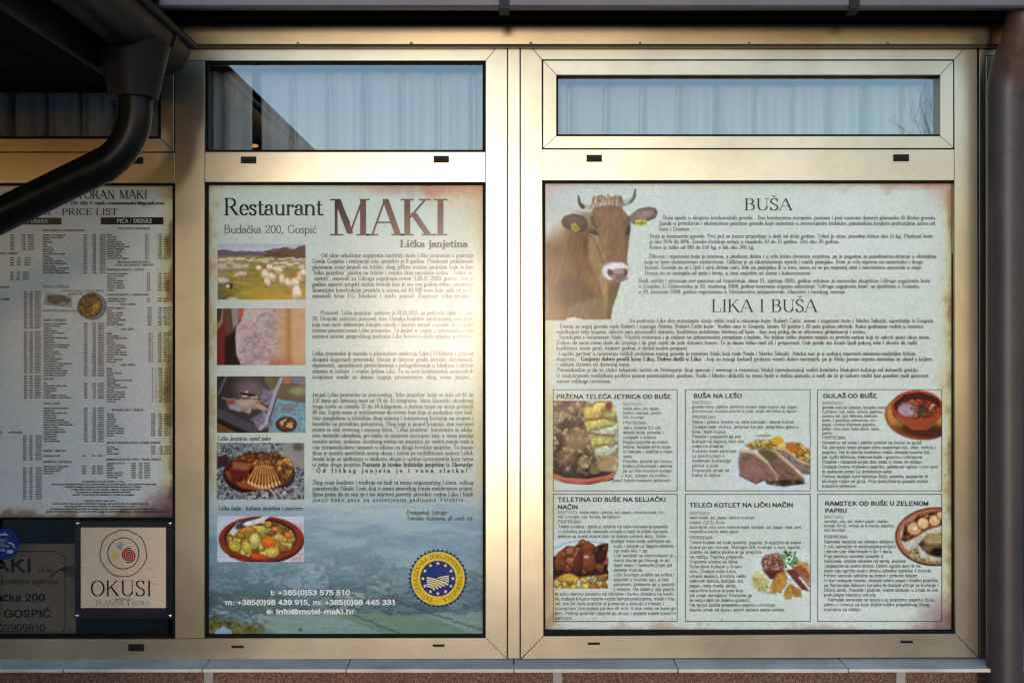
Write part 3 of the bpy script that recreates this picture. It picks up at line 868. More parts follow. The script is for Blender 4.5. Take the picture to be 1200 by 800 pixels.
# ------------------------------------------------------------------ windows
def caps(parent, spots, slim=False):
    for x, y in spots:
        w, h = (7, 1.3) if slim else (9, 4)
        bm = bmesh.new()
        add_prism(bm, rect(x - w, y - h, x + w, y + h), YF - 0.004, YF + 0.004, 0.0012)
        c = bm_obj('drain_cap', bm, M['plastic'] , parent)
        if not slim:
            bar('cap_slot', rect(x - 5, y + 0.2, x + 5, y + 1.4), YF - 0.0055, YF - 0.0035, M['rubber'], c, 0.0003)

def gasket(parent, x0, y0, x1, y1, w=2.6, wb=None, yf=-0.014, wt=None):
    wb = wb or w; wt = wt or w
    bm = bmesh.new()
    e = 1.0
    add_prism(bm, rect(x0 - e, y0 - e, x1 + e, y0 + wt), yf, -0.004, 0.0006)
    add_prism(bm, rect(x0 - e, y1 - wb, x1 + e, y1 + e), yf, -0.004, 0.0006)
    add_prism(bm, rect(x0 - e, y0 + wt, x0 + w, y1 - wb), yf + 0.0005, -0.004, 0.0006)
    add_prism(bm, rect(x1 - w, y0 + wt, x1 + e, y1 - wb), yf + 0.0005, -0.004, 0.0006)
    return bm_obj('gasket', bm, M['rubber'], parent)

def pane(parent, x0, y0, x1, y1, mat, y=-0.006):
    bm = bmesh.new()
    a = P(x0, y1, y); b = P(x1, y0, y)
    vs = [bm.verts.new(p) for p in ((a.x, y, a.z), (b.x, y, a.z), (b.x, y, b.z), (a.x, y, b.z))]
    bm.faces.new(vs)
    return bm_obj('glass', bm, mat, parent)

AV, AH = M['alu_v'], M['alu_h']
YB = 0.03
# left unit: price list light and the tall poster light share one bottom rail
wl = thing('window', 'left window unit holding the price list and the MAKI poster, champagne aluminium', 'window', P(200, 771, 0), 'aluminium window units')
g = 0.25
bar('top_rail', [(-330, 41), (594, 41), (569.2, 71.4), (-330, 71.4)], YF, YB, AH, wl)
bar('jamb', [(594.2, 41.4), (594.0, 771.6), (569.06, 746.88), (569.26, 71.5)], YF - 0.0003, YB, AV, wl)
bar('bottom_rail', [(-330, 748.2), (205, 748.2), (240, 747.6), (568.9, 747.0), (593.6, 771.5), (-330, 773.5)], YF, YB, AH, wl)
bar('mullion', [(205.2, 71.8), (239.6, 71.8), (239.6, 747.3), (205.2, 747.8)], YF - 0.0006, YB, AV, wl)
bar('transom', rect(240.2, 178.2, 568.8, 213.4), YF, YB, AH, wl)
bar('transom', rect(-330, 179.0, 204.8, 214.6), YF, YB, AH, wl)
bar('jamb', rect(-366, 41, -330.4, 773.5), YF, YB, AV, wl)
# opening sash of the upper left light
sf = bar('sash_frame', [(188.5, 72), (203.6, 72), (203.6, 177.8), (188.5, 162.6)], YF + 0.002, YB, AV, wl)
bar('sash_rail', [(-330, 162.6), (188.0, 162.6), (203.0, 178), (-330, 178)], YF + 0.002, YB, AH, sf)
bar('sash_rail', [(-330, 72), (188.2, 72), (188.2, 86), (-330, 86)], YF + 0.002, YB, AH, sf)
gasket(wl, -328, 86, 187.5, 162, 2.2)
pane(wl, -328, 86, 188, 162, M['pane'])
gasket(wl, 241.5, 72.5, 567.8, 178, 2.4)
pane(wl, 241, 72, 568, 178, M['pane'])
gasket(wl, 241.0, 214.0, 568.0, 746.6, 2.4, 3.0)
gasket(wl, -328, 215.2, 204.0, 747.6, 1.8, 4.0)
pane(wl, -328, 606, 204, 747, M['pane_low'])
bar('glazing_bar', rect(-328, 606.2, 203.5, 608.6), -0.012, -0.007, M['rubber'], wl, 0.0003)
caps(wl, [(291, 187.4), (517, 186.4), (159, 758.6)])
caps(wl, [(278, 757.6), (514, 756.2)], True)
caps(wl, [(158, 188)], False)

cs = thing('cover_strip', 'narrow champagne aluminium cover strip joining the two window units', 'cover strip', P(602, 771, 0))
bar('cover_profile', rect(594.8, 41, 609.4, 771.6), YF - 0.001, YB, AV, cs, 0.0016)
for yy in (60, 300, 540, 760):
    pass

# right unit
wr = thing('window', 'right window unit holding the cow poster below an opening toplight', 'window', P(880, 771, 0), 'aluminium window units')
bar('top_rail', [(610.4, 41), (1145, 41), (1118.2, 70.0), (635.0, 70.0)], YF, YB, AH, wr)
bar('jamb', [(610.2, 41.4), (634.9, 70.12), (636.86, 744.9), (610.2, 771.3)], YF - 0.0003, YB, AV, wr)
bar('jamb', [(1145, 41.4), (1146.4, 769.4), (1119.68, 742.1), (1118.3, 70.12)], YF - 0.0003, YB, AV, wr)
bar('bottom_rail', [(637.0, 745.0), (1119.6, 742.2), (1146.0, 769.8), (610.8, 771.5)], YF, YB, AH, wr)
bar('transom', rect(635.2, 175.2, 1118.2, 211.4), YF, YB, AH, wr)
YQ = YF - 0.006
sr = bar('sash_frame', [(636.4, 71.32), (651.96, 88.04), (651.96, 159.56), (636.4, 173.76)], YQ, YB, AV, wr)
bar('sash_rail', [(636.48, 71.26), (1117.08, 71.26), (1101.78, 87.96), (652.04, 87.96)], YQ, YB, AH, sr)
bar('sash_rail', [(652.04, 159.64), (1101.78, 159.64), (1117.08, 173.84), (636.48, 173.84)], YQ, YB, AH, sr)
bar('sash_stile', [(1117.16, 71.32), (1117.16, 173.8), (1101.86, 159.56), (1101.86, 88.04)], YQ, YB, AV, sr)
gasket(wr, 652.4, 88.4, 1101.4, 159.2, 1.8)
pane(wr, 652, 88, 1102, 159.5, M['pane'])
gasket(wr, 637.0, 211.8, 1119.0, 743.6, 2.0, 5.2, wt=2.6)
caps(wr, [(696.5, 185.4), (1056.5, 184.8)])
caps(wr, [(696, 754), (1063, 752)], True)

# next unit, half hidden by the downpipe
wn3 = thing('window', 'edge of a third window unit behind the weathered downpipe on the right', 'window', P(1160, 771, 0), 'aluminium window units')
bar('jamb', rect(1147.6, 41, 1155.4, 769), YF - 0.001, YB, AV, wn3)
bar('sash_frame', rect(1156.0, 66, 1184, 769), YF - 0.004, YB, AV, wn3)
bar('top_rail', rect(1156, 41, 1800, 65.4), YF, YB, AH, wn3)
bar('bottom_rail', rect(1184.4, 745, 1800, 769), YF, YB, AH, wn3)
pane(wn3, 1184, 65, 1800, 746, M['pane_low'])
bar('shadow_gap', rect(1145.6, 41, 1148.2, 769), -0.010, YB, M['rubber'], wn3, 0)

# ------------------------------------------------------------------ flashing with rivets over the windows
fl = thing('flashing_strip', 'champagne metal flashing strip with small rivets above the windows', 'flashing', P(600, 55, 0))
bm = bmesh.new()
z0 = wz(56, -0.034); z1 = wz(30, -0.026)
prof = [(-0.0235, z0), (-0.035, z0 - 0.001), (-0.0365, z0 + 0.003), (-0.0355, z0 + 0.008), (-0.0375, z1), (-0.0235, z1)]
for xx in (XL, XR):
    pass
A = [bm.verts.new((XL, y, z)) for y, z in prof]; B = [bm.verts.new((XR, y, z)) for y, z in prof]
for i in range(len(prof)):
    j = (i + 1) % len(prof)
    bm.faces.new((A[i], A[j], B[j], B[i]))
bm_obj('flashing_profile', bm, M['flash'], fl)
for px in (349, 482, 622, 750, 878, 1040):
    p = P(px, 51, -0.036)
    bm = bmesh.new()
    bmesh.ops.create_uvsphere(bm, u_segments=10, v_segments=6, radius=0.0034)
    for v in bm.verts: v.co.y *= 0.5; v.co += p
    bm_obj('rivet', bm, M['flash'], fl, smooth=True)

# ------------------------------------------------------------------ eaves over the window: boards, fascia, hanging gutter
ev = thing('roof_eave', 'dark stained roof eave boards close above the windows', 'roof', (0, 0, 2.3))
zso = z1 + 0.006
for i in range(3):
    box_obj('soffit_board', (XL, -0.108 + i * 0.0435, zso), (XR, -0.068 + i * 0.0435, zso + 0.018), M['soffit'], ev, 0.002)
box_obj('fascia', (XL, -0.122, zso - 0.014), (XR, -0.1085, zso + 0.16), M['soffit'], ev, 0.003)
bm = bmesh.new()
sl = [(-0.21, zso + 0.165), (0.6, zso + 0.62), (0.6, zso + 0.68), (-0.21, zso + 0.21)]
A = [bm.verts.new((XL, y, z)) for y, z in sl]; B = [bm.verts.new((XR, y, z)) for y, z in sl]
for i in range(4): bm.faces.new((A[i], A[(i + 1) % 4], B[(i + 1) % 4], B[i]))
bm.faces.new(A); bm.faces.new(B[::-1])
bm_obj('roof_sheet', bm, M['soffit'], ev)

eg = thing('eave_gutter', 'mauve grey metal gutter along the top edge above the windows', 'gutter', (0, -0.17, 2.3))
YG = -0.205
zg = wz(8.3, YG)
gx0, gx1 = -1.02, XR
prof = [(YG, zg + 0.10), (YG - 0.006, zg + 0.10), (YG, zg + 0.085), (YG, zg + 0.004), (YG + 0.005, zg), (-0.172, zg + 0.002), (-0.164, zg + 0.008), (-0.164, zg + 0.10), (-0.167, zg + 0.10), (-0.167, zg + 0.012), (-0.173, zg + 0.006), (YG + 0.006, zg + 0.005), (YG + 0.004, zg + 0.008), (YG + 0.004, zg + 0.10)]
bm = bmesh.new()
A = [bm.verts.new((gx0, y, z)) for y, z in prof]; B = [bm.verts.new((gx1, y, z)) for y, z in prof]
for i in range(len(prof)):
    j = (i + 1) % len(prof); bm.faces.new((A[i], A[j], B[j], B[i]))
bm_obj('trough', bm, M['gutter_grey'], eg)
for px in (181, 591, 1001):
    x = P(px, 0, YG).x
    bm = bmesh.new()
    add_box(bm, (x - 0.011, YG - 0.0045, zg - 0.006), (x + 0.011, YG - 0.0012, zg + 0.10), 0.001)
    add_box(bm, (x - 0.011, YG - 0.0045, zg - 0.010), (x + 0.011, YG + 0.03, zg - 0.0065), 0.001)
    bm_obj('bracket', bm, M['brown'], eg)

# ------------------------------------------------------------------ right downpipe with swan neck
dp = thing('downpipe', 'thick weathered dark brown downpipe with rusty swan neck at the right edge', 'downpipe', (P(1177, 0, -0.075).x, -0.075, 0))
yp = -0.078
xc = P(1177.5, 0, yp).x
rp_ = 20.3 * S * (D + yp) / D
zj = wz(112, yp)
def cubic(a, b, c, d, n=20):
    a, b, c, d = map(Vector, (a, b, c, d))
    return [a * (1 - t) ** 3 + b * 3 * t * (1 - t) ** 2 + c * 3 * t * t * (1 - t) + d * t ** 3 for t in [i / n for i in range(n + 1)]]
top = cubic((xc + 0.012, -0.150, zg + 0.05), (xc + 0.012, -0.150, zj + 0.09), (xc, yp - 0.004, zj + 0.09), (xc, yp - 0.001, zj - 0.004))
tube_obj('swan_neck', top, [rp_ * (0.90 + 0.12 * i / 20) for i in range(21)], M['rust'], dp, 40)
tube_obj('pipe', [(xc, yp, zj + 0.004)] + [(xc, yp, zj - 0.01 - i * (zj - 0.1) / 8) for i in range(9)], rp_, M['rust'], dp, 48)
tube_obj('collar', [(xc, yp, zj + 0.012), (xc, yp, zj + 0.008), (xc, yp, zj - 0.008), (xc, yp, zj - 0.012)], [rp_ * 1.005, rp_ * 1.022, rp_ * 1.022, rp_ * 1.005], M['rust'], dp, 48)
tube_obj('pipe_joint', [(xc, yp, wz(181, yp) + 0.003), (xc, yp, wz(181, yp)), (xc, yp, wz(181, yp) - 0.003)], [rp_ * 1.002, rp_ * 1.02, rp_ * 1.002], M['rust'], dp, 48)

# ------------------------------------------------------------------ porch roof in the left foreground, its gutter and its downpipe
xg = -0.7725; rg = 0.0645; zrim = 2.199
y_far = -0.155; y_near = -3.4
po = thing('porch_roof', 'dark timber porch roof overhanging the upper left of the front', 'roof', (-1.5, -1.8, 0))
bm = bmesh.new()
pr = [(-0.80, 2.235), (-2.35, 2.62), (-2.35, 2.68), (-0.76, 2.29)]
A = [bm.verts.new((x, y_far + 0.045, z)) for x, z in pr]; B = [bm.verts.new((x, y_near, z)) for x, z in pr]
for i in range(4): bm.faces.new((A[i], A[(i + 1) % 4], B[(i + 1) % 4], B[i]))
bm.faces.new(A); bm.faces.new(B[::-1])
bm_obj('roof_cover', bm, M['soffit'], po)
n = 30
for i in range(14):
    xa = -0.86 - i * 0.108
    box_obj('soffit_board', (xa - 0.104, y_near, 2.122), (xa, y_far + 0.02, 2.140), M['soffit'], po, 0.003)
box_obj('fascia', (-0.858, y_near, 2.105), (-0.842, y_far + 0.03, 2.262), M['brown'], po, 0.003)
box_obj('gable_board', (-2.35, y_far + 0.022, 2.105), (-0.858, y_far + 0.04, 2.262), M['soffit'], po, 0.003)
box_obj('post', (-1.50, -3.3, 0.0), (-1.36, -3.16, 2.12), M['soffit'], po, 0.006)
box_obj('front_light_blocker', (-1.75, -3.15, 0.0), (-1.031, -3.05, 2.12), M['soffit'], po, 0.004)  # unseen panel added to keep sun and sky off the far left
box_obj('side_light_blocker', (-1.03, -3.15, 0.0), (-0.905, -0.76, 2.12), M['soffit'], po, 0.004)  # added out of view to shade the left windows and the bent pipe

pg = thing('porch_gutter', 'dark brown half round gutter end jutting in at the upper left', 'gutter', (xg, y_far, zrim))
bm = bmesh.new()
N = 22
rows = []
for y in [y_far + (y_near - y_far) * i / 10 for i in range(11)]:
    o_ = [(xg + rg * math.cos(math.pi + math.pi * k / N), zrim + rg * math.sin(math.pi + math.pi * k / N)) for k in range(N + 1)]
    i_ = [(xg + (rg - .0022) * math.cos(math.pi + math.pi * k / N), zrim + .001 + (rg - .0022) * math.sin(math.pi + math.pi * k / N)) for k in range(N, -1, -1)]
    rows.append([bm.verts.new((x, y, z)) for x, z in o_ + i_])
for a, b in zip(rows, rows[1:]):
    m_ = len(a)
    for k in range(m_): bm.faces.new((a[k], a[(k + 1) % m_], b[(k + 1) % m_], b[k]))
bm.faces.new(rows[-1])
o = bm_obj('trough', bm, M['brown'], pg, smooth=True)
o.data.set_sharp_from_angle(angle=R(40))
bm = bmesh.new()
for yy, sc_ in ((y_far, 1.0), (y_far + 0.004, 1.0)):
    pass
add_ = [(xg + rg * 1.012 * math.cos(math.pi + math.pi * k / N), zrim + rg * 1.012 * math.sin(math.pi + math.pi * k / N)) for k in range(N + 1)] + [(xg + rg, zrim + 0.006), (xg - rg, zrim + 0.006)]
A = [bm.verts.new((x, y_far + 0.003, z)) for x, z in add_]; B = [bm.verts.new((x, y_far - 0.012, z)) for x, z in add_]
for i in range(len(add_)):
    j = (i + 1) % len(add_); bm.faces.new((A[i], A[j], B[j], B[i]))
bm.faces.new(A); bm.faces.new(B[::-1])
bm_obj('end_cap', bm, M['brown'], pg)
tube_obj('rim_bead', [(xg + rg + 0.004, y_far + 0.008, zrim + 0.003), (xg + rg + 0.004, y_near, zrim + 0.003)], 0.0085, M['brown'], pg, 16)
for yy in (-0.26, -0.95, -1.65):
    pts = [(xg + (rg + .004) * math.cos(math.pi + math.pi * k / 16), yy, zrim + (rg + .004) * math.sin(math.pi + math.pi * k / 16)) for k in range(17)]
    bm = bmesh.new()
    A = [bm.verts.new((x, yy - .012, z)) for x, _, z in pts]; B = [bm.verts.new((x, yy + .012, z)) for x, _, z in pts]
    A2 = [bm.verts.new((xg + (x - xg) * .95, yy - .012, zrim + (z - zrim) * .95)) for x, _, z in pts]; B2 = [bm.verts.new((xg + (x - xg) * .95, yy + .012, zrim + (z - zrim) * .95)) for x, _, z in pts]
    for i in range(16):
        bm.faces.new((A[i], A[i + 1], B[i + 1], B[i])); bm.faces.new((A2[i + 1], A2[i], B2[i], B2[i + 1]))
        bm.faces.new((A[i + 1], A[i], A2[i], A2[i + 1])); bm.faces.new((B[i], B[i + 1], B2[i + 1], B2[i]))
    bm_obj('bracket', bm, M['brown'], pg)
yo = -0.335
zf = P(158, 116, yo).z
prof = [(zrim - 0.045, 0.072), (zrim - 0.062, 0.068), (zf + 0.010, 0.050), (zf, 0.048), (zf, 0.044)]
tube_obj('outlet_funnel', [(P(157, 0, yo).x, yo, z) for z, _ in prof], [r for _, r in prof], M['brown'], pg, 40)

pd = thing('porch_downpipe', 'black brown downpipe bending away to the left below the porch gutter', 'downpipe', P(158, 116, yo))
rr_ = 19.4 * S * (D + yo) / D
Q = lambda x, y: P(x, y, yo)
seg1 = [Q(158.5, 108), Q(158.5, 128)]
bend = elbow(Q(158.5, 128), Q(158, 172), Q(121, 194), 14)
tube_obj('pipe_bend', seg1 + bend[1:], rr_, M['pipe_dark'], pd, 40)
for a_, b_ in ((Q(158.5, 118), Q(158.5, 119.5)), (Q(121.8, 193.6), Q(120.2, 194.4)), (Q(30, 238.4), Q(28.4, 239.2))):
    tube_obj('pipe_ring', [a_, b_], rr_ * 1.075, M['pipe_dark'], pd, 40)
tube_obj('pipe', [Q(126, 191), Q(121, 194), Q(0, 253), Q(-120, 311.5), Q(-150, 326)], rr_ * 1.045, M['pipe_dark'], pd, 40)
tube_obj('pipe_bend', elbow(Q(-148, 325), Q(-190, 345), Q(-192, 400), 10), rr_, M['pipe_dark'], pd, 32)
tube_obj('pipe', [Q(-192, 395), (Q(-192, 400).x, yo, 0.12)], rr_ * 1.045, M['pipe_dark'], pd, 32)
# weld seam along the slanting pipe
d_ = (Q(0, 253) - Q(121, 194)).normalized()
nrm = Vector((-d_.z, 0, d_.x)); nrm = nrm if nrm.z > 0 else -nrm
off = (nrm * 0.52 + Vector((0, -0.86, 0))) * rr_ * 1.045
tube_obj('seam', [Q(118, 195.5) + off, Q(0, 253) + off, Q(-140, 321) + off], 0.0018, M['pipe_dark'], pd, 8)
# ------------------------------------------------------------------ printed papers
def edge_dist(x, y, r):
    return np.minimum(np.minimum(x - r[0], r[2] - x), np.minimum(y - r[1], r[3] - y))

def stain(c, m, col):
    m = np.clip(m, 0, 1)[..., None]
    return c * (1 - m) + rgb(*col) * m

R3 = (637.5, 212, 1119, 743); R2 = (241.5, 214.5, 567.8, 746); R1 = (-190, 215.5, 203.5, 607)

def paper3(x, y):
    c = np.ones(x.shape + (3,)) * rgb(207, 219, 211)
    n1 = fbm(x / 90, y / 90, 1); n2 = fbm(x / 60 + 9, y / 60, 2); n3 = fbm(x / 9, y / 9, 3); n4 = fbm(x / 26, y / 26, 8)
    c = stain(c, sm(.5, .75, n1) * .8, (214, 223, 220)); c = stain(c, sm(.5, .75, n2) * .8, (202, 218, 205))
    c = stain(c, sm(.52, .7, n4) * .22, (196, 206, 196))
    f = n3 * 10 + n4 * 26
    l = x - R3[0]; r = R3[2] - x; t = y - R3[1]; b = R3[3] - y
    c = stain(c, sm(26, 4, r + f - 16) * .75, (196, 186, 128)); c = stain(c, sm(8, -4, r + f - 20) * .7, (140, 105, 80))
    c = stain(c, sm(24, 2, l + f - 16) * sm(300, 420, y) * .75, (205, 188, 125)); c = stain(c, sm(20, 2, l + f - 18) * sm(620, 680, y) * .6, (190, 150, 120))
    c = stain(c, sm(16, 2, b + f - 16) * .75, (176, 146, 128)); c = stain(c, sm(22, 4, b + f - 10) * .35, (190, 190, 150))
    c = stain(c, sm(16, 0, t + f - 18) * sm(900, 1080, x) * .8, (176, 142, 130)); c = stain(c, sm(60, 10, np.hypot(r * 1.0, t) + f - 14) * .7, (186, 150, 140))
    c = stain(c, sm(46, 6, np.hypot(l, t) + f - 16) * .55, (206, 160, 150))
    c = stain(c, sm(70, 12, np.hypot(r, b) + f - 14) * .8, (128, 96, 104)); c = stain(c, sm(40, 5, np.hypot(l, b) + f - 16) * .6, (150, 110, 100))
    sp = vnoise(x / 2.2, y / 2.2, 21)
    c = stain(c, sm(.9, .98, sp) * sm(30, 8, np.minimum(r, b)) * .6, (110, 90, 80))
    return np.clip(c * (0.97 + .06 * vnoise(x / 2, y / 2, 9))[..., None], 0, 1)

def paper2(x, y):
    c = np.ones(x.shape + (3,)) * rgb(194, 208, 201)
    n1 = fbm(x / 80, y / 80, 41); n3 = fbm(x / 8, y / 8, 43); n4 = fbm(x / 24, y / 24, 48)
    c = stain(c, sm(.45, .75, n1) * .7, (204, 206, 204)); c = stain(c, sm(320, 230, y) * .45, (188, 210, 202))
    f = n3 * 10 + n4 * 24
    l = x - R2[0]; r = R2[2] - x; t = y - R2[1]
    up = sm(640, 540, y)
    c = stain(c, sm(22, 3, l + f - 15) * up * .75, (184, 178, 132)); c = stain(c, sm(12, 0, l + f - 16) * up * .5, (176, 130, 96))
    c = stain(c, sm(26, 4, r + f - 15) * up * .75, (200, 192, 140))
    c = stain(c, sm(18, 0, t + f - 20) * sm(380, 520, x) * .9, (178, 104, 84)); c = stain(c, sm(64, 8, np.hypot(r, t) + f - 12) * .7, (202, 150, 124))
    c = stain(c, sm(30, 4, np.hypot(l, t) + f - 10) * .6, (186, 140, 110)); c = stain(c, sm(70, 20, np.hypot(r, t * .8) + f - 30) * .3, (212, 190, 130))
    # valley seen from above: hazy blue plain with hedges and fields
    v = sm(545, 640, y)
    d = np.clip((y - 590) / 154, 0, 1)
    hor = 560.0                                        # fields get larger towards the viewer
    pz = np.maximum(y - hor, 3)
    wy = y + (fbm(x / 40, y / 18, 65, 3) - .5) * (4 + 10 * d)
    pU = (x - 420) / pz * 2.2 + 40; pV = 300 / np.maximum(wy - hor, 3)
    idv, ed = patches(pU * 1.6 + pV * .35, pV * 3.0, 51)
    pal = np.array([(112, 138, 142), (130, 152, 150), (100, 126, 134), (142, 160, 158), (108, 134, 132), (122, 146, 158), (92, 116, 126)], float) / 255
    land = pal[np.clip((idv * 7).astype(int), 0, 6)]
    land = land * (0.92 + .16 * fbm(x / 12, y / 3, 73))[..., None]
    land = stain(land, sm(.16, .03, ed) * .55, (62, 84, 84))
    tr_ = fbm(x / 6, y / 3.2, 61, 4); bd_ = fbm(x / 60, y / 14, 63, 3)
    land = stain(land, sm(.49, .56, tr_ * .5 + bd_ * .5) * .75, (58, 80, 84))
    land = stain(land, sm(.66, .8, vnoise(x / 2.6, y / 1.8, 66)) * sm(.46, .54, bd_) * .4, (92, 112, 104))
    # haze of distance: blue and pale far away
    land = land * (1 - (.86 * sm(.85, 0, d) + .12)[..., None]) + rgb(138, 166, 186) * (.86 * sm(.85, 0, d) + .12)[..., None]
    hill = fbm(x / 80, y / 12, 67, 4)
    land = stain(land, sm(.5, .62, hill) * sm(.7, .2, d) * .55, (100, 128, 158)); land = stain(land, sm(.48, .38, hill) * sm(.75, .25, d) * .45, (164, 190, 196))
    # fields at the lower right
    fy = y + (x - 404) * -0.16
    fld = sm(716, 720, y - (x < 300) * 6 + (vnoise(x / 12, y * 0, 71) - .5) * 6) * sm(300, 325, x)
    fc = np.where((np.sin((x * .62 - y * 1.5) * .045) > 0.1)[..., None], rgb(110, 136, 120), rgb(128, 150, 148))
    fc = fc * (0.92 + .16 * fbm(x / 20, y / 2, 73))[..., None]
    land = land * (1 - fld[..., None]) + fc * fld[..., None]
    hed = sm(1.8, .6, np.abs((y - 716) - (x - 405) * .42 + (vnoise(x / 4, y * 0, 75) - .5) * 3)) * (x > 400) * (x < 470)
    hed = np.maximum(hed, sm(1.8, .6, np.abs((y - 706) - (x - 470) * .34 + (vnoise(x / 4, y * 0, 77) - .5) * 3)) * (x > 455))
    land = stain(land, hed * .5, (50, 70, 84))
    dots = sm(.80, .9, vnoise(x / 5.5, y / 6, 79)) * sm(724, 728, y) * (x > 340) * (x < 400)
    land = stain(land, dots * .85, (52, 78, 72))
    land = stain(land, sm(690, 735, y) * sm(330, 240, x) * sm(.4, .6, fbm(x / 14, y / 6, 81)) * .6, (58, 70, 78))
    # bushes and a pale roof in the lower left corner
    bu = sm(0, 3, y - (722 + (x - 250) * .16 + (vnoise(x / 6, y * 0, 83) - .5) * 9)) * sm(316, 300, x)
    bc = rgb(96, 98, 58) * (0.45 + 1.1 * fbm(x / 3.4, y / 3, 85, 3))[..., None]
    land = land * (1 - bu[..., None]) + np.clip(bc, 0, 1) * bu[..., None]
    hs = (y > 733 + np.abs(x - 262) * .62) & (y < 744 - (x < 252) * 3) & (x > 246) & (x < 271)
    land = np.where(hs[..., None], np.where(((x + y * .5) % 4 < 2)[..., None], rgb(168, 190, 214), rgb(120, 150, 186)), land)
    c = c * (1 - v[..., None]) + land * v[..., None]
    sky_ = sm(560, 640, y) * sm(700, 640, y)
    c = stain(c, sky_ * .25, (160, 190, 204))
    return np.clip(c * (0.97 + .06 * vnoise(x / 2, y / 2, 49))[..., None], 0, 1)

def paper1(x, y):
    c = np.ones(x.shape + (3,)) * rgb(209, 213, 208)
    n1 = fbm(x / 70, y / 70, 91); n3 = fbm(x / 8, y / 8, 93); n4 = fbm(x / 24, y / 24, 98)
    c = stain(c, sm(.45, .7, n1) * .6, (208, 206, 210))
    f = n3 * 10 + n4 * 24
    r = R1[2] - x; t = y - R1[1]; b = R1[3] - y
    c = stain(c, sm(26, 4, r + f - 16) * .8, (196, 186, 124)); c = stain(c, sm(8, -2, r + f - 19) * .7, (120, 84, 70))
    c = stain(c, sm(24, 4, b + f - 14) * .8, (186, 176, 138)); c = stain(c, sm(12, 0, b + f - 18) * .7, (120, 96, 88))
    c = stain(c, sm(60, 10, np.hypot(r, b) + f - 12) * .85, (96, 66, 80)); c = stain(c, sm(40, 6, np.hypot(r, t) + f - 14) * .6, (186, 150, 130))
    c = stain(c, sm(20, 2, t + f - 16) * .5, (205, 200, 165))
    return np.clip(c * (0.97 + .06 * vnoise(x / 2, y / 2, 99))[..., None], 0, 1)

def sheet(parent, r, fn, step, depth):
    return print_mesh('paper', Cv(r, step, base=fn), depth, parent)

# =================================================================== price list
p1 = thing('poster', 'price list poster in tiny dense columns, half hidden by the bent black downpipe', 'poster', P(7, 607, 0), 'printed posters in the windows')
Z0, Z1, Z2, Z3 = -0.0006, -0.0012, -0.0018, -0.0024
sheet(p1, R1, paper1, 1.5, Z0)
ik = Ink(); ik.line('RESTORAN MAKI', 67, 233, 10, DECO, x1=173, kr=(.5, 1.5)); ik.build('heading', Z2, M['ink'], p1); ik = Ink(); ik.line('i d', -2, 231, 7, DECO); ik.build('heading', Z2, M['ink'], p1)
ik = Ink(); ik.line('CJENIK - PRICE LIST', 17, 252, 7.6, DECO, x1=138, kr=(.5, 1.5)); ik.build('heading', Z2, M['ink'], p1)
ik = Ink(); ik.line('Gospić, Budačka 200 - Tel: 053 / 575 510, E-mail: restoranmaki1@gmail.com', -6, 239.6, 3.6, BOLD, x1=193, kr=(.5, 1.5)); ik.build('address_line', Z2, M['ink'], p1)
ik = Ink(); ik.rectf(-20, 255.2, 72, 263.2); ik.build('title_bar', Z1, M['ink'], p1); ik = Ink(); ik.rectf(118, 254.6, 191.5, 263); ik.build('title_bar', Z1, M['ink'], p1)
ik = Ink(); ik.line('HRANA / DISHES', 10, 261.2, 3.8, BODY, x1=56, kr=(.5, 1.5)); ik.build('bar_lettering', Z2, M['ink_white'], p1); ik = Ink(); ik.line('PIĆA / DRINKS', 137, 261.2, 4.6, BODY, x1=178, kr=(.5, 1.5)); ik.build('bar_lettering', Z2, M['ink_white'], p1)

rw = random.Random(11)
FOOD = 'Juha Goveđa juha|Teleća juha|Domaći sir|Pršut i sir|Lička pogača|Kuhana janjetina|Teleći odrezak|Pečena janjetina|Bečki odrezak|Ramstek na žaru|Pohani sir|Pastrva na žaru|Ćevapčići|Miješano meso|Lički lonac|Kobasica domaća|Svinjski kotlet|Punjena vješalica|Naravni odrezak|Gulaš od buše|Teletina ispod peke|Škripavac|Kiseli kupus|Pekarski krumpir|Kuhano povrće|Miješana salata|Zelena salata|Rajčica salata|Palačinke s orasima|Štrudla od jabuka|Domaći kolač|Sladoled|Voćna salata|Riža|Blitva|Kruh domaći'.split('|')
DRINK = 'Espresso|Kava s mlijekom|Cappuccino|Čaj voćni|Bijela kava|Nescafe|Vruća čokolada|Mineralna voda|Sok od jabuke|Sok od naranče|Ledeni čaj|Gusti sok|Točeno pivo|Tamno pivo|Radler|Graševina|Malvazija|Plavac|Rakija šljiva|Travarica|Lozovača|Medica|Orahovac|Viljamovka|Pelinkovac|Liker od višnje|Bijelo vino|Crno vino|Gemišt|Bevanda'.split('|')
def price(): return '%d,%02d €' % (rw.randint(1, 19), rw.choice((0, 20, 33, 50, 65, 80, 99))), '%d,%02d kn' % (rw.randint(9, 140), rw.randint(0, 99))
bodyI = Ink()
CAPS = 1.9
def rows(names, xn, xw, xu, unit, xp, xq, ys, n, step=2.75):
    for i in range(n):
        y = ys + i * step
        if names:
            t = rw.choice(names)
            if rw.random() < .55: t += ' / ' + rw.choice(names)
            w = bodyI.width(t, 1) * CAPS / 10 * .9
            bodyI.line(t, xn, y, CAPS, 1, x1=xn + min(w, xw), kr=(.4, 1.2))
        a, b = price()
        if xu is not None: bodyI.line(unit, xu, y, CAPS, 1, x1=xu + 5, kr=(.5, 1.3))
        m_ = xp + (xq - xp) * .42
        bodyI.line(a, m_, y, CAPS, 1, align='r', xs=.85); bodyI.line(b, xq, y, CAPS, 1, align='r', xs=.8)
def hd(t, x, y, x1=None, cap=2.1, sty=BOLD):
    ik = Ink(); ik.line(t, x, y, cap, sty, x1=x1, kr=(.3, 1.6)); ik.build('column_heading', Z2 - .0001, M['ink'], p1)
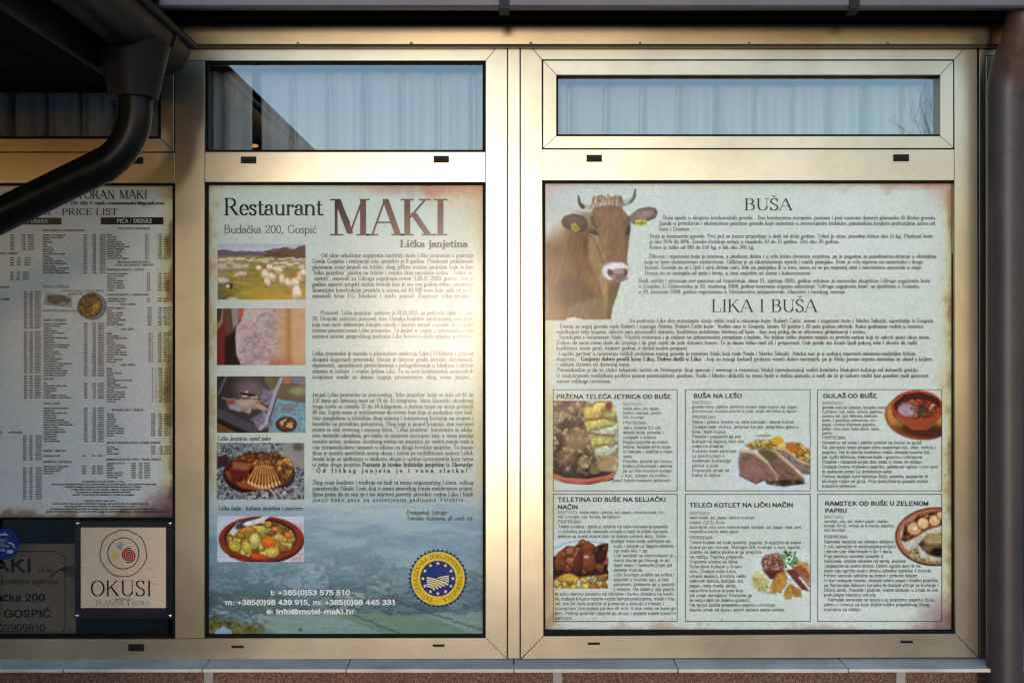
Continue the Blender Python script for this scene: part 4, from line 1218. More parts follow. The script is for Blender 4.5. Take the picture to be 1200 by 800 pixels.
# column at the left (its names run out of the picture)
rows(None, 0, 0, 12, 'kom', 24, 40, 276.5, 7); hd('GLAVNA JELA / MAIN DISHES', -30, 298, 21)
rows(None, 0, 0, 12, 'por', 17, 36, 303, 4); rows(None, 0, 0, 12, 'por', 17, 34, 320, 4)
hd('JELA S ROŠTILJA', -40, 337.5, 11); hd('RIBA / FISH', -40, 351.5, 11)
rows(None, 0, 0, 28, 'por', 33, 48, 343, 16); rows(FOOD, -48, 68, 28, 'por', 33, 48, 390, 18); rows(FOOD, -48, 52, 28, 'por', 33, 48, 441.5, 10)
hd('PRILOZI / SIDE DISHES', -40, 507.5, 26); rows(FOOD, -52, 62, 27, 'por', 32, 49, 511.5, 11); rows(FOOD, -52, 62, 27, 'por', 32, 49, 549, 14)
# middle column
hd('TOPLA PREDJELA / WARM STARTERS', 50, 271, 99)
rows(FOOD, 50, 42, 98, 'por', 106, 124, 276.5, 17)
hd('NOVO U PONUDI', 50, 337.5, 81, 3.2, LIGHT); hd('SANDWICH ROLL S DOMAĆIM MESOM', 73, 342, 122, 2.4, LIGHT); hd('(por) 1,99 €', 80, 345.2, 100)
hd('DANSKI PEČENI (dimljeni, domaći)', 50, 365, 91, 2.6, LIGHT)
hd('DESERTI / DESSERTS', 50.5, 376, 77)
rows(FOOD, 51, 40, 98.5, 'por', 107, 122, 380, 23); hd('SALATE', 51, 444.8, 64); rows(FOOD, 51, 42, 98.5, 'por', 107, 122, 450, 7)
hd('SALATE / SALADS', 51, 473.5, 70); rows(FOOD, 51, 40, 98.5, 'por', 107, 122, 479, 15); hd('KRUH / BREAD', 51, 529, 77); rows(FOOD, 51, 20, 96, 'kom', 107, 121, 534.6, 1)
hd('DODACI / EXTRAS', 51, 541.8, 84); rows(FOOD, 51, 30, 96, 'kom', 107, 121, 547, 4)
# right column
hd('TOPLI NAPITCI / WARM DRINKS', 138, 268.8, 176); rows(DRINK, 125.5, 32, 170, '0,1 l', 184, 199.5, 276, 11)
hd('BEZALKOHOLNA PIĆA', 138, 308, 176); hd('NON ALCOHOLIC DRINKS', 135, 311.4, 180); hd('PRIRODNI SOKOVI / JUICES', 125.5, 317, 169)
rows(DRINK, 125.5, 24, 172, '0,2', 184, 199, 321.5, 8); hd('GAZIRANI SOKOVI / CARBONATED', 124.5, 346.3, 174); rows(DRINK, 125, 24, 172, '0,2', 184, 199, 350.8, 2)
hd('PIVO / BEER', 140.5, 357.4, 159); rows(DRINK, 125, 32, 173, '0,5 l', 184, 199, 361.8, 8); hd('VINO / WINE', 142, 386.7, 157)
rows(DRINK, 125, 30, 174, '0,1 l', 184, 199, 391.5, 13); hd('VINA / WINES', 142, 428.5, 158)
rows(DRINK, 125, 46, 178, '1 l', 185, 200, 432.5, 15); hd('ŽESTOKA PIĆA / SPIRITS', 131, 481.2, 168); rows(DRINK, 125, 20, 177, '0,03', 184, 200, 486, 10)
hd('OSTALA ŽESTOKA PIĆA / OTHER SPIRITS', 125, 519.6, 188); rows(DRINK, 125, 14, 177, '0,03', 186, 200, 524, 4)
hd('DOMAĆA ŽESTOKA PIĆA / HOME SPIRITS', 124, 539, 189); rows(DRINK, 125, 28, 154, '0,03', 162, 176, 543.5, 7)
for i, (t, a, b) in enumerate((('U CIJENAMA JELA URAČUNAT JE PDV', 96, 146), ('Zabranjeno je usluživanje alkoholnih pića osobama mlađim od osamnaest godina, molimo goste da se legitimiraju', 60, 183),
                             ('maloljetnim osobama zabranjeno je posluživanje duhanskih proizvoda do 18 godina', 76, 166), ('Knjiga žalbe nalazi se kod osoblja, odgovor u zakonskom roku', 83, 165),
                             ('za prigovor na uslugu možete se obratiti poslovođi', 89, 153), ('račun s naznačenim iznosom, hvala na posjetu', 85, 158))):
    bodyI.line(t, a, 565 + i * 3.05, 2.0, 1, x1=b, kr=(.3, 1.8))
for i, (t, a, b) in enumerate((('PRICES INCLUDE VAT', 99, 136), ('Persons under 18 are not served alcoholic beverages, complaints book is available at the bar', 61, 174), ('serving of tobacco to persons under 18 is prohibited by law', 76, 158),
                             ('Complaints are settled at the cash desk, the manager is at your service during opening hours of the house, thank you', 59, 186), ('the bill must be issued for each service, our staff is happy to help with allergens and further requests of the guests', 54, 192))):
    bodyI.line(t, a, 587.6 + i * 3.1, 2.0, 1, x1=b, kr=(.3, 1.8))
bodyI.build('price_columns', Z2, M['ink'], p1)
# two small food pictures
cv = Cv((46, 341, 85, 362), .5, 40, 330, 13.33, paper1)
m = cv.m_poly([(190, 170), (590, 225), (590, 405), (330, 380), (140, 360)], 10); cv.mix(m, (150, 156, 152))
m2 = cv.m_poly([(200, 230), (260, 200), (480, 225), (570, 280), (500, 375), (430, 375), (390, 340), (330, 360), (230, 330)], 16, 20, 40); cv.mix(m2, (82, 80, 72)); cv.grain(m2, .5, 40, 16, 4)
cv.ell(290, 285, 80, 40, (110, 84, 74), soft=.7, a=.6); cv.ell(460, 340, 50, 26, (146, 148, 138), soft=.6)
print_mesh('photograph', cv, Z1, p1, 'small photo of a dark smoked slice on a napkin')
cv = Cv((90, 342, 126, 376), .4, 40, 330, 13.33, paper1)
cv.ell(905, 385, 225, 212, (96, 98, 112), soft=.04); cv.ell(905, 385, 205, 190, (132, 132, 148), soft=.1); cv.ell(880, 375, 185, 185, (60, 46, 40), soft=.06)
m = cv.m_ell(820, 400, 150, 160, 0, .1); cv.cells(m, [(110, 80, 56), (140, 110, 76), (84, 58, 44), (170, 140, 96)], 22, 5)
cv.cells(cv.m_poly([(880, 470), (960, 290), (1030, 310), (1040, 420), (960, 520), (880, 540)], 14), [(190, 140, 40), (206, 160, 60), (150, 104, 30)], 60, 9)
cv.ell(930, 270, 60, 40, (150, 70, 48), soft=.4); cv.ell(930, 205, 46, 34, (44, 44, 34), soft=.4)
print_mesh('photograph', cv, Z1 - .0002, p1, 'small photo of a plate with potatoes and mince')

# =================================================================== the lamb poster
p2 = thing('poster', 'tall poster headed Restaurant MAKI about lamb, valley and round blue yellow seal at bottom', 'poster', P(404, 746, 0), 'printed posters in the windows')
sheet(p2, R2, paper2, 1.0, Z0)
ik = Ink(); ik.line('Restaurant', 262, 252, 19.5, DECO, x1=378.5, kr=(.6, 1.5)); ik.build('heading', Z2, M['ink'], p2)
ik = Ink(); ik.line('Budačka 200, Gospić', 262, 273.2, 9.4, DECO2, x1=371, kr=(.6, 1.6)); ik.build('address_line', Z2, M['ink_plum'], p2)
ik = Ink(); ik.line('MAKI', 388, 275, 41, MAKI, x1=525.5, kr=(.5, 1.5)); ik.build('heading', Z2, M['ink_maroon'], p2)
ik = Ink(); ik.polyf([(393.3, 234.3), (398.5, 234.3), (410.5, 261), (407.6, 265.5)]); ik.rectf(392.3, 236, 394.2, 274.2); ik.build('heading_accent', Z2 - .0004, M['ink'], p2)
ik = Ink(); ik.line('Lička janjetina', 469, 289.4, 8.0, BOLD, x1=548.5, kr=(.6, 1.5)); ik.build('heading', Z2, M['ink_sepia'], p2)
def para(parent, rows_, x1, cap, sty, mat, name='paragraph', depth=None):
    ik = Ink()
    for y, x, t, *e in rows_:
        ik.line(t, x, y, cap, sty, x1=e[0] if e else x1, kr=(.55, 1.08))
    return ik.build(name, depth or Z2, mat, parent)
X0 = 366.0; X1 = 555.0
para(p2, [(301.5, 376.5, 'Od ideje nekolicine uzgajivača matičnih stada Ličke pramenke s područja'), (308.2, X0, 'Grada Gospića i realizacije iste, proteklo je 8 godina. Potaknuti problemom'),
          (315, X0, 'plasmana svoje janjadi na tržište, zbog jeftine uvozne janjetine koja se kao'), (321.7, X0, '"lička janjetina" plasira na tržište i samim time narušava vrsnu " Ličkoj ja-'),
          (328.4, 368.5, 'njetini", osnovali su Udrugu uzgajivača ovaca "LIKA" 2009. godine. Iste je'), (335.2, X0, 'godine započet projekt zaštite brenda koji je sve ove godine čekao ostvarenje'),
          (342, X0, 'financijske konstrukcije projekta u iznosu od 40 000 eura koja sada na svoju'), (348.8, X0, 'osnovali kroz EU fondove i malu pomoć Županije ličko-senjske.', 553)], X1, 4.9, BODY, M['ink_soft'])
para(p2, [(368.7, 375.5, 'Proizvod "Lička janjetina" zaštićen je 14.10.2013. na području cijele EU kao'), (375.6, X0, '20. Hrvatski zaštićeni proizvod, time Oznaku kvalitete zemljopisnog podrijetla,'),
          (382.4, X0, 'koja nosi naziv dobivenom klanjem mladih i ženskih janjadi uzgojene od hrvatske'), (389.2, X0, 'izvorne pasmine ovaca Ličke pramenke. Tu janjad se uzgaja u poluekstenzivnom'),
          (396, X0, 'sustavu unutar geografskog područja Like boraveći cijelo vrijeme u stočno.', 553)], X1, 4.9, BODY, M['ink_soft'])
para(p2, [(416.3, X0, 'Lička pramenka je nastala u planinskom području Like i O.Krbave i pripada'), (423.2, X0, 'skupini dugorepih pramenki. Sitnija je tjelesne građe, izrazito skromnosti,'),
          (430, X0, 'otpornosti, sposobnosti preživljavanja i prilagođavanja u hladnim i oštrim'), (437, X0, 'zimama te sušnim  i vrućim ljetima Like. To su ovce kombiniranih proizvodnih'),
          (443.8, X0, 'svojstava mada se danas uzgaja prvenstveno zbog mesa janjeći.', 552)], X1, 4.9, BODY, M['ink_soft'])
L4 = ['Janjad Ličke pramenke za proizvodnju "ličke janjetine" kolje se dobi od 90 do', '150 dana pri tjelesnoj masi od 24 do 35 kilograma. Masa klaonički obrađenog', 'trupa kreće se između 12 do 18 kilograma, a dužina trupa ne smije prelaziti',
      '80 cm. Svježe meso je svjetlocrvene do crvene boje koja je posljedica veće koli-', 'čine mioglobina u mišićima zbog stalnog i intenzivnog kretanja na svojem i', 'brazdište na prirodnim pašnjacima. Zbog toga je janjad krupnija, ima razvijene',
      'mišiće te više vezivnog i masnog tkiva. "Lička janjetina" konzumira se isklju-', 'čivo termički obrađena, pri čemu se masnoća postupno topi, a meso postaje', 'izrazito sočno, mekano, izuzetnog mirisa na janjetinu jer sadrži manje vode a',
      'više intramuskularne masnoće u odnosu na druge hrvatske janjetine. To masno', 'tkivo je nositelj specifičnih aroma okusa i mirisa po multiflornom sastavu Ličkih', 'livada koje se sjedinjuju u slatkoću okusa u ustima konzumenta koju nema']
para(p2, [(464.6 + i * 6.82, X0, t) for i, t in enumerate(L4)] + [(546.4, X0, 'ni jedna druga janjetina.', 424)], X1, 4.9, BODY, M['ink_soft'])
para(p2, [(546.4, 424.5, 'Poznata je izreka ljubitelja janjetine iz Slavonije:')], X1, 4.9, BOLD, M['ink'], 'quotation')
ik = Ink(); ik.line('"Od ličkog janjeta je i vuna slatka!"', X0, 553.4, 4.9, BOLD, x1=X1, track=4.6, kr=(.7, 1.3)); ik.build('quotation', Z2, M['ink'], p2)
para(p2, [(567.3, X0, 'Zbog svoje kvalitete i tradicije ne čudi ni misao najpoznatijeg Ličana, velikog'), (574.2, X0, 'znanstvenika Nikole Tesle, koji u osami američkog hotela malobrojnim prijate-'), (581, X0, 'ljima priča da će mu se i na smrtnoj postelji priviđati rodna Lika i bijeli')], X1, 4.9, BODY, M['ink_soft'])
ik = Ink(); ik.line('janjci kako pasu na ozelenjenim padinama Velebita...', X0, 587.6, 4.9, BODY, x1=551, track=2.2, kr=(.7, 1.3)); ik.build('paragraph', Z2, M['ink_soft'], p2)
para(p2, [(602.6, 476, 'Predsjednik Udruge:', 524), (609.2, 476, 'Tomislav Kukovina, dr. med. vet.', 554.5)], X1, 5, ITAL, M['ink'], 'signature')
para(p2, [(516, 254.5, 'Lička janjetina ispod peke', 317)], X1, 5.2, ITAL, M['ink'], 'photo_caption')
para(p2, [(597.6, 255.5, 'Lička kalja - kuhana janjetina s povrćem', 354.5)], X1, 5.2, ITAL, M['ink'], 'photo_caption')
ik = Ink(); ik.line('t: +385(0)53 575 510', 317, 697.2, 6.9, 1, x1=410.5, kr=(.6, 1.4)); ik.line('m: +385(0)98 439 915, m: +385(0)98 445 331', 264, 708.7, 6.9, 1, x1=464, kr=(.6, 1.4)); ik.line('e: info@motel-maki.hr', 312.5, 719.4, 6.9, 1, x1=415.5, kr=(.6, 1.4))
ik.build('contact_lines', Z2, M['ink_white'], p2)
ik = Ink()
for px_, py_, qx, qy in ((317.9, 698, 410.9, 698),): pass
# seal
cx, cy = 513.2, 677.4
pts = []
for i in range(80):
    a = 2 * math.pi * i / 80; r = 35.0 if i % 2 == 0 else 31.9
    pts.append((cx + r * math.sin(a), cy - r * math.cos(a)))
ik = Ink(); ik.fan(cx, cy, pts); seal = ik.build('seal', Z1, M['ink_navy'], p2)
def ring_fan(r, n=72): return [(cx + r * math.sin(2 * math.pi * i / n), cy - r * math.cos(2 * math.pi * i / n)) for i in range(n)]
ik = Ink(); ik.fan(cx, cy, ring_fan(31.4)); ik.build('ring', Z1 - .0003, M['ink_yellow'], seal)
ik = Ink(); ik.fan(cx, cy, ring_fan(20.9)); ik.build('disc', Z1 - .0006, M['ink_blue'], seal)
for i in range(12):
    a = 2 * math.pi * i / 12; sx, sy = cx + 17.6 * math.sin(a), cy - 17.6 * math.cos(a)
    q = [(sx + (2.5 if k % 2 == 0 else 1.0) * math.sin(k * math.pi / 5), sy - (2.5 if k % 2 == 0 else 1.0) * math.cos(k * math.pi / 5)) for k in range(10)]
    ik = Ink(); ik.fan(sx, sy, q); ik.build('star', Z1 - .0009, M['ink_star'], seal)
ik = Ink()
sx = lambda X: 470 + X / 8.884
sy = lambda Y: 630 + Y / 8.889
def crv(p0, p1, p2, w0, w1):
    p = [((1 - t) ** 2 * p0[0] + 2 * t * (1 - t) * p1[0] + t * t * p2[0], (1 - t) ** 2 * p0[1] + 2 * t * (1 - t) * p1[1] + t * t * p2[1]) for t in [i / 10 for i in range(11)]]
    ik.strip([(sx(a), sy(b)) for a, b in p], [w0 + (w1 - w0) * i / 10 for i in range(11)])
for k in range(5):
    crv((268, 412 + k * 22), (360 - k * 8, 424 + k * 20), (492 - k * 36, 486 + k * 14), 1.6, 1.9)
for k in range(4):
    crv((380 + k * 26, 420 + k * 14), (430 + k * 14, 400 + k * 16), (498, 396 + k * 20), 1.2, 1.5)
ik.build('field_stripes', Z1 - .0009, M['ink_star'], seal)
ik = Ink()
txt = '· ZAŠTIĆENA OZNAKA ZEMLJOPISNOG PODRIJETLA ·'
tot = ik.width(txt, BODY); a0 = R(186); a1 = R(534); acc = 0
for ch in txt:
    adv, V, T = ik.get(ch, BODY)
    a = a0 + (a1 - a0) * (acc + adv / 2) / tot
    if V is not None:
        k = 4.6 / 10; ax = 24.0
        Vc = V - np.array([adv / 2, 0])
        ik.glyph(Vc, T, cx + ax * math.sin(a), cy - ax * math.cos(a), k * .86, k, rot=a)
    acc += adv
ik.build('seal_lettering', Z1 - .0006, M['ink'], seal)

# --- sheep
cv = Cv((255, 286, 358, 351), .55, 250, 280, 10.43)
cv.fill((190, 196, 214)); yy = cv.Y
cv.c = np.where((yy > 0)[..., None], rgb(150, 162, 196) + (rgb(200, 206, 216) - rgb(150, 162, 196)) * np.clip(yy / 160, 0, 1)[..., None], cv.c)
cv.poly([(40, 140), (160, 128), (300, 150), (520, 152), (620, 150), (740, 116), (860, 130), (1140, 120), (1140, 260), (40, 260)], (104, 92, 104), 8, rag=14, rs=40)
cv.poly([(600, 200), (640, 170), (760, 150), (850, 110), (900, 100), (960, 130), (1060, 90), (1140, 84), (1140, 300), (600, 230)], (92, 58, 44), 10, rag=34, rs=22)
m = cv.m_poly([(40, 205), (500, 205), (1140, 255), (1140, 760), (40, 760)], 10); cv.mix(m, (150, 138, 62)); cv.grain(m, .28, 90, 26, 3); cv.mix(m * sm(430, 740, cv.Y) * sm(250, 600, cv.X), (184, 150, 54))
cv.mix(m * sm(480, 740, cv.Y) * sm(420, 60, cv.X) * .8, (92, 88, 48)); cv.mix(m * sm(330, 220, cv.Y) * .5, (122, 122, 66))
rs_ = random.Random(3)
def sheep(x, y, w, h, col=(216, 206, 188), sh=(168, 150, 128), head=None, legs=True, rot=0):
    cv.ell(x + w * .1, y + h * .75, w * .9, h * .3, (88, 80, 44), soft=.8, a=.6)
    if legs:
        for k in (-.55, -.3, .3, .55): cv.line([(x + w * k, y), (x + w * k, y + h * 1.45)], w * .16, sh, soft=6)
    ca, sa = math.cos(R(rot)), math.sin(R(rot))
    pts = [(x + w * ca * math.cos(t) * q - h * sa * math.sin(t) * q, y + w * sa * math.cos(t) * q + h * ca * math.sin(t) * q) for t, q in [(k * math.pi / 8, (.94, 1.06)[k % 2] if h > 20 else 1) for k in range(16)]]
    m = cv.m_poly(pts, 6, min(w, h) * .3, min(w, h) * .35); cv.mix(m, sh); cv.ell(x - w * .05, y - h * .22, w * .84, h * .66, col, rot, .6); cv.grain(m, .22, max(8, w * .14), None, int(x)); cv.mix(m * cv.m_ell(x + w * .1, y + h * .6, w * .9, h * .5, rot, .9) * .4, tuple(int(v * .7) for v in sh))
    if head: cv.ell(x + head[0] * w, y + head[1] * h, w * .26, h * .34, col, 30, .3)
for i in range(60):
    t = rs_.random(); sheep(rs_.uniform(60, 1120), 232 + t * 40 + (0), 26 + 12 * t, 11 + 7 * t, (206, 198, 180), legs=False)
for a in ((120, 262, 70, 30), (210, 250, 60, 28), (330, 250, 70, 30), (560, 262, 40, 18), (640, 280, 48, 24), (770, 300, 46, 22), (870, 300, 60, 26), (940, 320, 50, 26), (1020, 300, 46, 22), (1080, 350, 44, 40), (850, 345, 40, 20)): sheep(*a)
for a in ((130, 350, 100, 62), (210, 300, 60, 36), (300, 345, 72, 48), (400, 340, 46, 40)): sheep(*a, col=(204, 190, 164))
sheep(345, 435, 70, 42, (214, 196, 160), head=(-1.0, .2)); sheep(120, 520, 92, 62, (204, 206, 190), (120, 106, 90), head=(.6, .9))
cv.poly([(205, 540), (240, 545), (236, 610), (205, 620)], (70, 56, 44), 10)
for a in ((555, 360, 34, 44, 10), (640, 440, 50, 80, -28), (690, 350, 42, 50, 30), (720, 470, 42, 66, -16), (790, 380, 60, 50, 20), (838, 500, 34, 84, -4), (915, 540, 38, 70, -24), (1060, 470, 54, 70, 0), (1100, 420, 40, 60, 0)):
    sheep(a[0], a[1], a[2], a[3], (238, 222, 196), (200, 170, 136), legs=False, rot=a[4])
sheep(660, 530, 36, 70, (242, 220, 196), (206, 172, 140), legs=False, rot=-22); sheep(1000, 540, 50, 70, (240, 226, 200), (204, 178, 146), legs=False); sheep(1020, 670, 60, 110, (242, 228, 204), (206, 180, 150), legs=False)
cv.ell(975, 440, 70, 30, (176, 110, 62), soft=.7, a=.8); cv.ell(900, 650, 60, 24, (160, 104, 50), soft=.8, a=.6); cv.ell(240, 735, 70, 26, (190, 188, 170), soft=.5)
print_mesh('photograph', cv, Z1, p2, 'photo of white sheep grazing in a yellow green meadow')
# --- raw lamb hanging
cv = Cv((254.2, 361.3, 358, 427.7), .55, 250, 355, 10); cv.fill((92, 64, 50))
cv.poly([(40, 60), (120, 60), (110, 230), (40, 330)], (150, 120, 96), 12); cv.poly([(40, 60), (100, 60), (84, 190), (40, 250)], (60, 54, 46), 16)
cv.poly([(40, 320), (130, 230), (160, 420), (130, 740), (40, 740)], (120, 38, 38), 22); cv.poly([(140, 400), (300, 300), (340, 740), (130, 740)], (34, 22, 20), 40); cv.poly([(120, 60), (220, 60), (210, 340), (150, 380)], (96, 70, 50), 20)
cv.poly([(210, 60), (300, 60), (290, 240), (230, 300)], (150, 140, 140), 14)
b = cv.m_poly([(340, 60), (1090, 60), (1090, 740), (330, 740), (270, 600), (258, 400), (270, 280), (330, 200)], 14); cv.mix(b, (178, 162, 166)); cv.grain(b, .16, 70, 46, 3, 4); cv.mix(b * sm(420, 280, cv.X) * .5, (204, 198, 204)); cv.mix(b * cv.m_ell(430, 160, 160, 120, 0, .9) * .6, (206, 190, 182)); cv.mix(b * sm(.52, .7, fbm(cv.X / 40, cv.Y / 30, 12)) * .6, (140, 112, 122)); cv.mix(b * sm(.55, .7, fbm(cv.X / 70, cv.Y / 40, 19)) * .5, (214, 160, 144))
cv.poly([(300, 70), (352, 60), (350, 150), (320, 200), (290, 210)], (190, 90, 66), 12)
cv.mix(b * sm(640, 900, cv.X) * .9, (198, 150, 100)); cv.mix(b * sm(820, 880, cv.X) * sm(930, 890, cv.X) * .7, (160, 110, 50)); cv.mix(b * sm(560, 740, cv.Y) * sm(620, 700, cv.X) * .7, (168, 96, 66)); cv.mix(b * sm(900, 960, cv.X) * .6, (198, 162, 124))
for i in range(40): cv.ell(rs_.uniform(300, 700), rs_.uniform(330, 700), rs_.uniform(4, 12), rs_.uniform(3, 9), (96, 70, 92), soft=.6, a=.6)
print_mesh('photograph', cv, Z1, p2, 'photo of a hanging raw lamb carcass')
# --- lamb on the spit
cv = Cv((254.2, 440.8, 358, 506.8), .55, 250, 435, 10); cv.fill((52, 44, 46))
cv.poly([(40, 440), (40, 740), (540, 740), (520, 640), (100, 450)], (74, 66, 78), 10); cv.poly([(40, 560), (270, 740), (40, 740)], (110, 70, 44), 10); cv.poly([(40, 540), (40, 600), (330, 740), (480, 740)], (26, 18, 20), 12)
cv.line([(150, 60), (60, 260)], 24, (104, 88, 104), soft=10); cv.poly([(600, 60), (1090, 60), (1090, 360), (780, 340), (700, 260), (600, 110)], (104, 84, 62), 14); cv.poly([(920, 60), (1090, 60), (1090, 170), (910, 130)], (120, 112, 128), 8); cv.poly([(830, 60), (920, 60), (900, 150), (820, 140)], (160, 108, 76), 10)
cv.ell(1000, 230, 110, 50, (140, 150, 104), soft=.7, a=.8)
m = cv.m_poly([(780, 330), (1090, 370), (1090, 740), (640, 740), (680, 460), (740, 300)], 10); cv.mix(m, (112, 150, 166)); cv.grain(m, .35, 16, 16, 3); cv.poly([(780, 470), (830, 380), (1010, 370), (1000, 400), (900, 500)], (104, 128, 140), 8); cv.line([(800, 440), (930, 445)], 18, (132, 96, 112), soft=8)
sk = cv.m_ell(430, 220, 170, 130, 20, .9) * .55; cv.mix(sk, (150, 130, 136)); cv.mix(cv.m_poly([(560, 210), (760, 220), (690, 640), (540, 690), (440, 560), (560, 480)], 30) * .9, (122, 112, 140)); cv.grain(cv.m_poly([(560, 210), (760, 220), (690, 640), (440, 660)], 30), .5, 18, None, 8)
bm_ = cv.m_poly([(160, 330), (260, 320), (380, 330), (500, 320), (600, 380), (650, 440), (560, 450), (460, 430), (420, 500), (260, 460), (170, 400)], 16, 20, 40); cv.mix(bm_, (158, 128, 112)); cv.grain(bm_, .3, 50, 30, 5); cv.ell(390, 370, 100, 46, (186, 164, 150), soft=.6, a=.8); cv.ell(200, 360, 50, 30, (140, 70, 66), soft=.5); cv.ell(260, 420, 80, 34, (150, 144, 158), soft=.6)
cv.line([(100, 310), (200, 330)], 10, (190, 170, 160)); cv.line([(330, 260), (480, 280)], 30, (44, 26, 24), soft=10)
for x, y in ((390, 240), (380, 292), (460, 305), (500, 300), (350, 290)): cv.ell(x, y, 22, 8, (226, 204, 196), soft=.5)
cv.ell(560, 420, 70, 30, (180, 146, 112), 20, .4); cv.line([(560, 370), (650, 430)], 18, (50, 30, 26))
cv.line([(800, 80), (730, 230), (620, 600), (550, 670)], 38, (160, 160, 176), 44, 6); cv.line([(740, 300), (650, 590)], 12, (40, 38, 56), soft=5)
cv.ell(855, 620, 125, 90, (50, 24, 24), soft=.08); cv.ell(855, 610, 100, 70, (90, 50, 34), soft=.12); cv.poly([(780, 590), (860, 550), (870, 590), (800, 640)], (206, 166, 112), 10); cv.poly([(870, 600), (930, 600), (930, 670), (850, 650)], (196, 156, 104), 10); cv.line([(910, 540), (830, 610)], 20, (36, 24, 20))
print_mesh('photograph', cv, Z1, p2, 'photo of lamb roasting on a spit in a brick grill')
# --- lamb under the bell
cv = Cv((253.8, 518.6, 356.7, 585), .5, 250, 515, 10.43); cv.fill((140, 150, 160)); al = np.ones(cv.X.shape)
cv.cells(al, [(120, 132, 146), (160, 170, 178), (180, 184, 186), (76, 84, 98), (140, 148, 158)], 26, 4, .5)
cv.poly([(840, 40), (1130, 40), (1130, 360), (980, 320), (850, 160)], (136, 134, 136), 20); cv.line([(900, 150), (1100, 330)], 40, (164, 140, 132), soft=30, a=.7); cv.ell(1040, 90, 60, 50, (84, 84, 78), soft=.7)
cv.poly([(50, 220), (130, 180), (210, 210), (150, 330), (60, 340)], (62, 34, 32), 14, rag=30, rs=30)
cv.ell(560, 420, 440, 262, (36, 18, 18), soft=.05); cv.ell(560, 395, 420, 226, (96, 40, 28), soft=.06)
m = cv.m_ell(560, 385, 405, 210, 0, .08); cv.cells(m, [(128, 58, 32), (96, 36, 28), (150, 84, 40), (82, 26, 24), (176, 110, 56)], 80, 6, .5); cv.poly([(180, 350), (440, 380), (420, 470), (240, 480)], (98, 30, 28), 24)
cv.poly([(250, 500), (700, 600), (560, 620), (330, 580)], (150, 74, 34), 14)
cv.poly([(250, 270), (480, 290), (430, 370), (220, 360)], (156, 96, 58), 30, .9)
for i in range(10):
    a = (520 + i * 22, 310 + abs(i - 4) * 5); b = (430 + i * 42, 500 + 60 * math.sin(i * .35)); cv.line([a, b], 15, (206, 146, 74), 20, 6); cv.line([(a[0] + 10, a[1] + 20), (b[0] + 18, b[1])], 5, (96, 44, 24), soft=4)
    cv.ell(b[0], b[1] + 18, 16, 30, (222, 190, 130), -20, .4)
for x, y, r_ in ((760, 220, 70), (590, 190, 50), (440, 200, 60)): cv.cells(cv.m_ell(x, y, r_ * 1.1, r_, 0, .2), [(120, 66, 34), (150, 96, 50), (80, 40, 30)], 36, int(x))
cv.cells(cv.m_ell(870, 340, 100, 130, 0, .15), [(206, 150, 60), (190, 126, 50), (226, 176, 84), (120, 60, 30)], 46, 12); cv.cells(cv.m_ell(850, 450, 60, 80, 0, .3), [(140, 84, 40), (80, 40, 26)], 30, 13)
cv.cells(cv.m_poly([(360, 650), (940, 570), (1000, 640), (700, 720), (380, 720)], 20) * .8, [(230, 230, 236), (60, 62, 76), (170, 176, 188)], 24, 15)
print_mesh('photograph', cv, Z1, p2, 'photo of roast lamb ribs in a round pan on ashes')
# --- stew
cv = Cv((254.7, 604.6, 356.3, 658), .5, 250, 590, 10); cv.fill((196, 206, 226)); cv.cells(cv.m_poly([(900, 200), (1070, 240), (1070, 690), (900, 690)], 30) * .35, [(230, 150, 120), (220, 220, 230)], 60, 2)
cv.ell(565, 425, 500, 280, (70, 26, 22), soft=.03); cv.ell(560, 408, 492, 262, (132, 50, 36), soft=.04); cv.ell(555, 395, 425, 228, (66, 24, 20), soft=.06); cv.line([(80, 470), (200, 620), (420, 680)], 14, (164, 76, 54), soft=10)
m = cv.m_ell(555, 415, 400, 215, 0, .06); cv.cells(m, [(196, 180, 80), (206, 190, 100), (176, 130, 50), (160, 140, 60), (196, 150, 64), (120, 78, 40)], 78, 5, .5)
for x, y, rx, ry, c, ro in ((490, 430, 66, 90, (208, 194, 110), 0), (390, 510, 56, 90, (196, 182, 80), -20), (250, 500, 90, 66, (190, 176, 70), 30), (560, 300, 80, 56, (196, 186, 90), 0), (650, 450, 90, 70, (226, 116, 40), 0), (770, 395, 56, 46, (206, 176, 90), 0), (720, 300, 50, 36, (222, 130, 60), 0), (700, 570, 90, 66, (206, 180, 90), -20), (520, 615, 110, 38, (206, 76, 36), 10), (400, 310, 110, 40, (196, 140, 50), -8), (680, 345, 44, 34, (120, 90, 70), 0), (880, 370, 50, 40, (214, 120, 56), 0), (820, 520, 60, 50, (150, 100, 60), 0)):
    cv.chunk(x, y, rx, ry, c, ro)
cv.line([(230, 330), (300, 250), (420, 230), (560, 190), (650, 130)], 70, (206, 210, 222), 50, 8); cv.ell(330, 250, 80, 36, (60, 60, 60), -25, .5); cv.ell(400, 230, 50, 20, (236, 238, 244), -15, .5)
print_mesh('photograph', cv, Z1, p2, 'photo of lamb and vegetable stew in a clay bowl')

